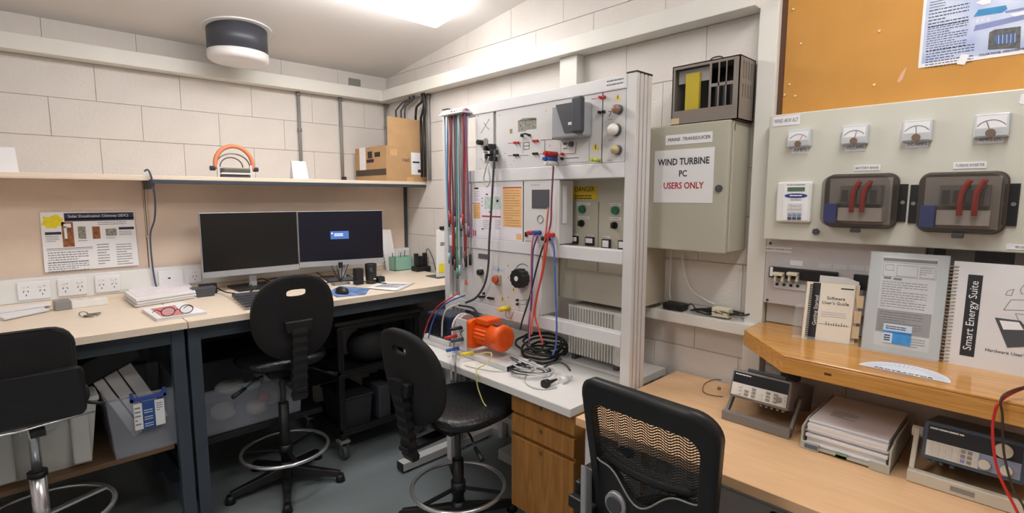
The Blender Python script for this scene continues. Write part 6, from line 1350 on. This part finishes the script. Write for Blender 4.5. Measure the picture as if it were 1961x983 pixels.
def stool(label, loc, rotz, hs, brot=0, backz=.215, tilt=.12, seat=(.215, .205, .02, 2.6)):
    t = thing('drafting_stool', label, 'stool', loc, rotz, 'black drafting stools with foot rings')
    star_base(t, .275, 'black', rot=brot)
    MB().cyl((0,0,.1), (0,0,hs-.27), .026, n=18).build('column_sleeve', 'black', t, local=True)
    MB().cyl((0,0,hs-.28), (0,0,hs-.1), .015, n=14).build('gas_column', 'dgrey', t, local=True)
    MB().torus((0,0,.2), .212, .0095, n=56, k=10).build('foot_ring', 'chrome', t, local=True)
    MB().cyl((0,0,.175), (0,0,.225), .034, n=18).build('ring_hub', 'black', t, local=True)
    for k in range(3):
        a = .5+2*math.pi*k/3; d = V((math.cos(a), math.sin(a), 0)); s = V((-d.y, d.x, 0))*.010
        MB().prism([d*.03+s, d*.208+s, d*.208-s, d*.03-s], (0,0,.008)).build('ring_spoke', 'black', t, local=True).location.z = .19
    # seat
    rings = []
    for f, z in ((.80, -.055), (.93, -.045), (1.0, -.022), (.97, -.004), (.86, .004), (.4, -.002), (.02, -.003)):
        rings.append([V((x*f, y*f+seat[2], hs+z)) for x, y in ell(0, 0, seat[0], seat[1], 40, seat[3], .06)])
    MB().loft(rings).build('seat_pad', 'vinyl', t, local=True)
    MB().box((-.09, -.12, hs-.1), (.09, .1, hs-.055)).build('seat_mechanism', 'black', t, bevel=.01, local=True)
    MB().cyl((-.1, -.03, hs-.105), (-.035, -.03, hs-.105), .022, n=14).build('tilt_tube', 'mgrey', t, local=True)
    for s in (-1, 1):
        MB().tube([(s*.07, -.02, hs-.09), (s*.14, -.05, hs-.1), (s*.21, -.08, hs-.135)], .005, 6).build('lever', 'black', t, local=True)
        MB().tube([(s*.19, -.072, hs-.125), (s*.255, -.095, hs-.15)], [.008, .011], 8).build('lever_paddle', 'black', t, local=True)
    MB().box((-.03, -.30, hs-.125), (.03, -.09, hs-.105)).build('spine_bar', 'black', t, bevel=.003, local=True)
    # spine with bellows
    n = 16; zs = [hs-.17+(.36)*i/n for i in range(n+1)]; rings = []
    for i, z in enumerate(zs):
        w_ = (.036, .02) if i % 2 else (.030, .015); y = -.285-(z-hs)*tilt
        rings.append([V((sx*w_[0], y+sy*w_[1], z)) for sx, sy in ((1,1),(-1,1),(-1,-1),(1,-1))])
    MB().loft(rings, False).build('spine_bellows', 'black', t, local=True)
    bz = hs+backz; yb = lambda x, z: -.262-(z-hs)*tilt+1.1*x*x
    MB().prism([(-.055, yb(0, bz)-.0, bz-.045), (.055, yb(0, bz)-.0, bz-.045), (.065, yb(0, bz), bz+.012), (-.065, yb(0, bz), bz+.012)], (0, -.03, 0)).build('back_bracket', 'black', t, bevel=.006, local=True)
    out_ = ell(0, bz+.02, .19, .205, 48, 2.35, -.02); inn = ell(.0, bz+.14, .048, .018, 48, 3.0)
    shell(out_, inn, yb, .028, 4).build('backrest', 'blackfab', t, local=True)
    return t
stool('black drafting stool tucked under bench in front of the monitors', (-1.235, -.965, 0), -.06, .72, 1.9)
stool('black drafting stool with glossy seat beside the drawer pedestal', (-.80, -1.885, 0), math.radians(-86), .60, 1.2, .17, .16, (.228, .235, .04, 2.9))
# ---- older stool with chrome column
cs = thing('drafting_stool', 'black chrome-columned stool beside the milky white tub', 'stool', (-2.19, -1.06, 0), .05, 'black drafting stools with foot rings')
star_base(cs, .28, 'black', rot=.3)
MB().cyl((0,0,.1), (0,0,.46), .026, n=18).build('column_sleeve', 'chrome', cs, local=True); MB().cyl((0,0,.46), (0,0,.74), .017, n=14).build('gas_column', 'chrome', cs, local=True); MB().cyl((0,0,.455), (0,0,.475), .031, n=18).build('collar', 'black', cs, local=True)
MB().torus((0,0,.29), .225, .010, n=56, k=10).build('foot_ring', 'chrome', cs, local=True)
for k in range(3):
    a = .35+2*math.pi*k/3; d = V((math.cos(a), math.sin(a), 0)); s = V((-d.y, d.x, 0))*.012; MB().prism([d*.02+s, d*.22+s, d*.22-s, d*.02-s], (0,0,.01)).build('ring_spoke', 'chrome', cs, local=True).location.z = .285
MB().boxc((-.05, .0, .785), (.42, .36, .07)).build('seat_pad', 'blackfab', cs, bevel=.025, seg=3, local=True); MB().box((-.12, -.1, .73), (.08, .1, .75)).build('seat_plate', 'black', cs, local=True)
yb = lambda x, z: -.25-(z-.9)*.12+.7*(x+.05)**2
pts = rrect(.42, .34, .07, 5); g = MB()
fr = [V((x-.085, yb(x-.085, z+.9), z+.9)) for x, z in pts]; g.loft([[p+V((0, .045, 0)) for p in fr], [p+V((0,-.0,0)) for p in fr]], False); g.build('backrest', 'blackfab', cs, bevel=.012, local=True)
pts = rrect(.44, .19, .03, 4); fr = [V((x-.08, yb(x-.08, z+.82)-.03, z+.825)) for x, z in pts]; MB().loft([[p+V((0, .03, 0)) for p in fr], fr], False).build('back_shell', 'black', cs, bevel=.006, local=True)
MB().tube([(-.26, yb(-.26, .73)-.03, .732), (-.05, yb(-.05, .73)-.032, .732), (.16, yb(.16, .73)-.03, .732)], .004, 6).build('shell_trim', 'chrome', cs, local=True)
MB().box((-.02, -.27, .70), (.02, -.0, .72)).build('back_bar', 'black', cs, local=True)
MB().tube([(.08, -.1, .74), (.15, -.14, .745), (.2, -.16, .73)], .007, 8).build('lever', 'black', cs, local=True)
MB().box((-.30, yb(-.28, .9)-.034, .84), (-.17, yb(-.2, .9)-.036, .89)).build('maker_label', mat('slate_label', (90, 92, 130), .6), cs, local=True)
# ---- mesh task chair at the beech desk
mc = thing('mesh_task_chair', 'black mesh-backed task chair with grey knobs at the beech desk', 'chair', (-.80, -2.97, 0), math.radians(-92))
star_base(mc, .31, 'black', feet=False, rot=.6)
MB().cyl((0,0,.1), (0,0,.40), .025, n=16).build('gas_column', 'dgrey', mc, local=True)
rings = [[V((x*f, y*f+.01, .47+z)) for x, y in ell(0, 0, .24, .23, 40, 3)] for f, z in ((.8, -.05), (.97, -.04), (1, -.015), (.95, .005), (.5, .008), (.02, .008))]
MB().loft(rings).build('seat_pad', 'blackfab', mc, local=True); MB().box((-.12, -.14, .38), (.12, .12, .42)).build('seat_mechanism', 'black', mc, bevel=.01, local=True)
ybk = lambda x, z: -.20-(z-.6)*.14+.9*x*x
def quadloop(pts, n=14):
    o = []
    for a, b in zip(pts, pts[1:]+pts[:1]): o += [(a[0]+(b[0]-a[0])*i/n, a[1]+(b[1]-a[1])*i/n) for i in range(n)]
    return o
def rl(w0, w1, z0, z1, r, n=10):
    """rounded trapezoid loop: w0 bottom width, w1 top width"""
    o = []
    for sx, sz, a in ((1, 1, 0), (-1, 1, 90), (-1, -1, 180), (1, -1, 270)):
        w_ = w1 if sz > 0 else w0; cx_ = sx*(w_/2-r); cz_ = (z1-r) if sz > 0 else (z0+r)
        for i in range(n): t_ = math.radians(a+90*i/(n-1)); o.append((cx_+r*math.cos(t_), cz_+r*math.sin(t_)))
    return o
outer = rl(.36, .425, .50, 1.005, .07); inner = rl(.30, .34, .56, .935, .045)
shell(outer, inner, ybk, .03, 3).build('back_frame', 'black', mc, local=True)
g = MB(); zz = .565
while zz < .94:
    hw = .15+.025*(zz-.56)/.38; P_ = []
    for i in range(49):
        x = -hw+2*hw*i/48; z = zz+.006*math.sin(2*math.pi*x/.05)
        P_.append(V((x, ybk(x, z)+.015, z)))
    hh = .0021; g.add([p+V((0,0,-hh)) for p in P_]+[p+V((0,0,hh)) for p in P_], [(i, i+1, 50+i, 49+i) for i in range(48)]); zz += .0078
o = g.build('mesh_weave', 'black', mc, local=True); o['kind'] = 'stuff'
g = MB()
for k in range(40):
    x = -.155+.31*k/39; P_ = [V((x, ybk(x, z)+.016, z)) for z in [.56+.38*i/12 for i in range(13)]]; g.add([p+V((-.0006,0,0)) for p in P_]+[p+V((.0006,0,0)) for p in P_], [(i, i+1, 14+i, 13+i) for i in range(12)])
o = g.build('mesh_warp', 'black', mc, local=True); o['kind'] = 'stuff'
# lower solid panel with dipping top edge, seen from behind
N = 28; top = lambda x: .735-.055*math.cos(math.pi*x/.19)**2*1.0+.10*abs(x/.19)**3
P0 = [V((-.175+.35*i/N, ybk(-.175+.35*i/N, .58)-.004, .54)) for i in range(N+1)]; P1 = [V((-.175+.35*i/N, ybk(-.175+.35*i/N, .68)-.004, top(-.175+.35*i/N))) for i in range(N+1)]
g = MB(); g.add(P0+P1+[p+V((0,.02,0)) for p in P0]+[p+V((0,.02,0)) for p in P1], [(i, i+1, N+2+i, N+1+i) for i in range(N)]+[(2*N+3+i, 2*N+2+i, 3*N+3+i, 3*N+4+i) for i in range(N)]+[(N+1+i, N+2+i, 3*N+4+i, 3*N+3+i) for i in range(N)])
g.build('lower_back_panel', 'black', mc, local=True)
MB().tube([p+V((0, -.002, 0)) for p in P1], .0028, 6).build('panel_piping', 'mgrey', mc, local=True)
MB().tube(spline([V((-.145, ybk(-.145, .78)+.03, .775)), V((-.05, ybk(-.05, .77)+.03, .765)), V((.05, ybk(.05, .77)+.03, .765)), V((.145, ybk(.145, .78)+.03, .775))]), [.012]+[.02]*17+[.012], 8).build('lumbar_pad', 'black', mc, local=True)
for x, z in ((-.075, .655), (.115, .645)):
    y = ybk(x, z)-.005; MB().cyl((x, y, z), (x, y-.014, z), .036, .033, n=26).build('grey_knob', mat('silver_plastic', (168, 168, 172), .35, .2), mc, local=True); MB().cyl((x, y-.014, z), (x, y-.02, z), .024, n=22).build('knob_centre', 'dgrey', mc, local=True)
MB().box((-.03, -.26, .36), (.03, -.18, .60)).build('back_upright', 'black', mc, bevel=.008, local=True)
for s in (-1, 1):
    MB().prism([(s*.165, -.24, .42), (s*.165, -.20, .42), (s*.18, -.19, .70), (s*.18, -.225, .73)], (s*.02, 0, 0)).build('arm_support', mat('silver_plastic', (168, 168, 172), .35, .2), mc, bevel=.006, local=True)
    MB().box((s*.17, -.20, .55), (s*.27, -.17, .59)).build('arm_bracket', 'black', mc, bevel=.006, local=True)
    MB().box((s*.245, -.17, .50), (s*.27, .0, .625)).build('arm_post', 'black', mc, bevel=.006, local=True)
    MB().box((s*.225, -.12, .625), (s*.285, .10, .65)).build('arm_pad', 'black', mc, bevel=.01, local=True)
# ------------------------------------------------------------------ utility cart under the bench
ca = thing('utility_cart', 'black three-shelf utility cart on castors under the bench', 'cart', (-.63, -.68, 0))
cx0, cx1, cy0, cy1 = -.92, -.37, -.95, -.45
for z in (.14, .49, .765):
    MB().box((cx0, cy0, z), (cx1, cy1, z+.02)).build('shelf', 'black', ca, bevel=.004)
    for a, b_ in (((cx0, cy0, z+.02), (cx1, cy0+.012, z+.042)), ((cx0, cy1-.012, z+.02), (cx1, cy1, z+.042)), ((cx0, cy0, z+.02), (cx0+.012, cy1, z+.042)), ((cx1-.012, cy0, z+.02), (cx1, cy1, z+.042))): MB().box(a, b_).build('shelf_rim', 'black', ca)
MB().box((cx0-.02, cy0-.02, .80), (cx1+.02, cy1, .822)).build('top_tray', mat('worn_black', (52, 50, 50), .4, var=.3, scale=30), ca, bevel=.004)
for x in (cx0+.002, cx1-.037):
    for y in (cy0+.002, cy1-.037):
        MB().box((x, y, .12), (x+.035, y+.035, .80)).build('post', 'black', ca, bevel=.004)
        cst = MB().box((x-.012, y-.012, .105), (x+.047, y+.047, .12)).build('castor_plate', 'mgrey', ca); MB().cyl((x+.002, y+.017, .045), (x+.032, y+.017, .045), .044, n=22).build('wheel', 'dgrey', cst)
        for xx in (x-.004, x+.034): MB().box((xx, y, .035), (xx+.005, y+.034, .11)).build('fork', 'steel', cst)
def blob(name, label, cat, c, s, m_, seed):
    rnd = random.Random(seed); rr = []; c = V(c)
    for i in range(8):
        ph = math.pi*(i+.2)/7.4-math.pi/2; rr.append([c+V((s[0]*max(math.cos(ph), .05)**.6*math.cos(2*math.pi*j/14)*rnd.uniform(.92, 1.08), s[1]*max(math.cos(ph), .05)**.6*math.sin(2*math.pi*j/14)*rnd.uniform(.92, 1.08), s[2]*(math.sin(ph)+1))) for j in range(14)])
    o = MB().loft(rr).build(name, m_, subsurf=1); tag(o, label, cat)
blob('tool_bag', 'slumped black bag on middle shelf of the utility cart', 'bag', (-.64, -.8, .513), (.15, .12, .10), mat('bag_black', (42, 42, 44), .7, bump=.3), 3)
def crate(label, x0, x1, y0, y1, z0, z1, m_):
    t = thing('parts_bin', label, 'bin', ((x0+x1)/2, (y0+y1)/2, z0)); e = .012
    o0 = [V((x0+e, y0+e, z0)), V((x1-e, y0+e, z0)), V((x1-e, y1-e, z0)), V((x0+e, y1-e, z0))]; o1 = [V((x0, y0, z1)), V((x1, y0, z1)), V((x1, y1, z1)), V((x0, y1, z1))]
    MB().loft([o0, o1], False).build('bin_body', m_, t, bevel=.004); MB().box((x0-.006, y0-.006, z1), (x1+.006, y1+.006, z1+.014)).build('lid', m_, t, bevel=.003)
crate('dark grey lidded bin on lower shelf of the cart', -.875, -.70, -.92, -.6, .162, .34, mat('bin_grey', (50, 50, 54), .5)); crate('second dark bin on the cart lower shelf beside upright box', -.54, -.41, -.92, -.6, .162, .33, mat('bin_grey', (50, 50, 54), .5))
o = MB().box((-.655, -.92, .162), (-.575, -.7, .37)).build('upright_box', mat('slate_box', (70, 72, 80), .5), bevel=.008); tag(o, 'upright slate grey box between bins on the cart', 'box')
o = MB().box((-.75, -.6, .513), (-.62, -.58, .70)).build('manual_folder', 'lgrey'); tag(o, 'pale folder standing behind bag on the cart', 'folder')
o = MB().box((-.60, -.62, .513), (-.56, -.58, .69)).build('spray_bottle', 'mgrey', bevel=.008); tag(o, 'grey bottle standing behind bag on the cart', 'bottle')
o = MB().boxc((-.52, -.78, .83), (.09, .03, .015), Matrix.Rotation(.3, 3, 'Z')).build('timber_offcut', 'brown'); tag(o, 'small timber offcut on top of the utility cart', 'offcut')
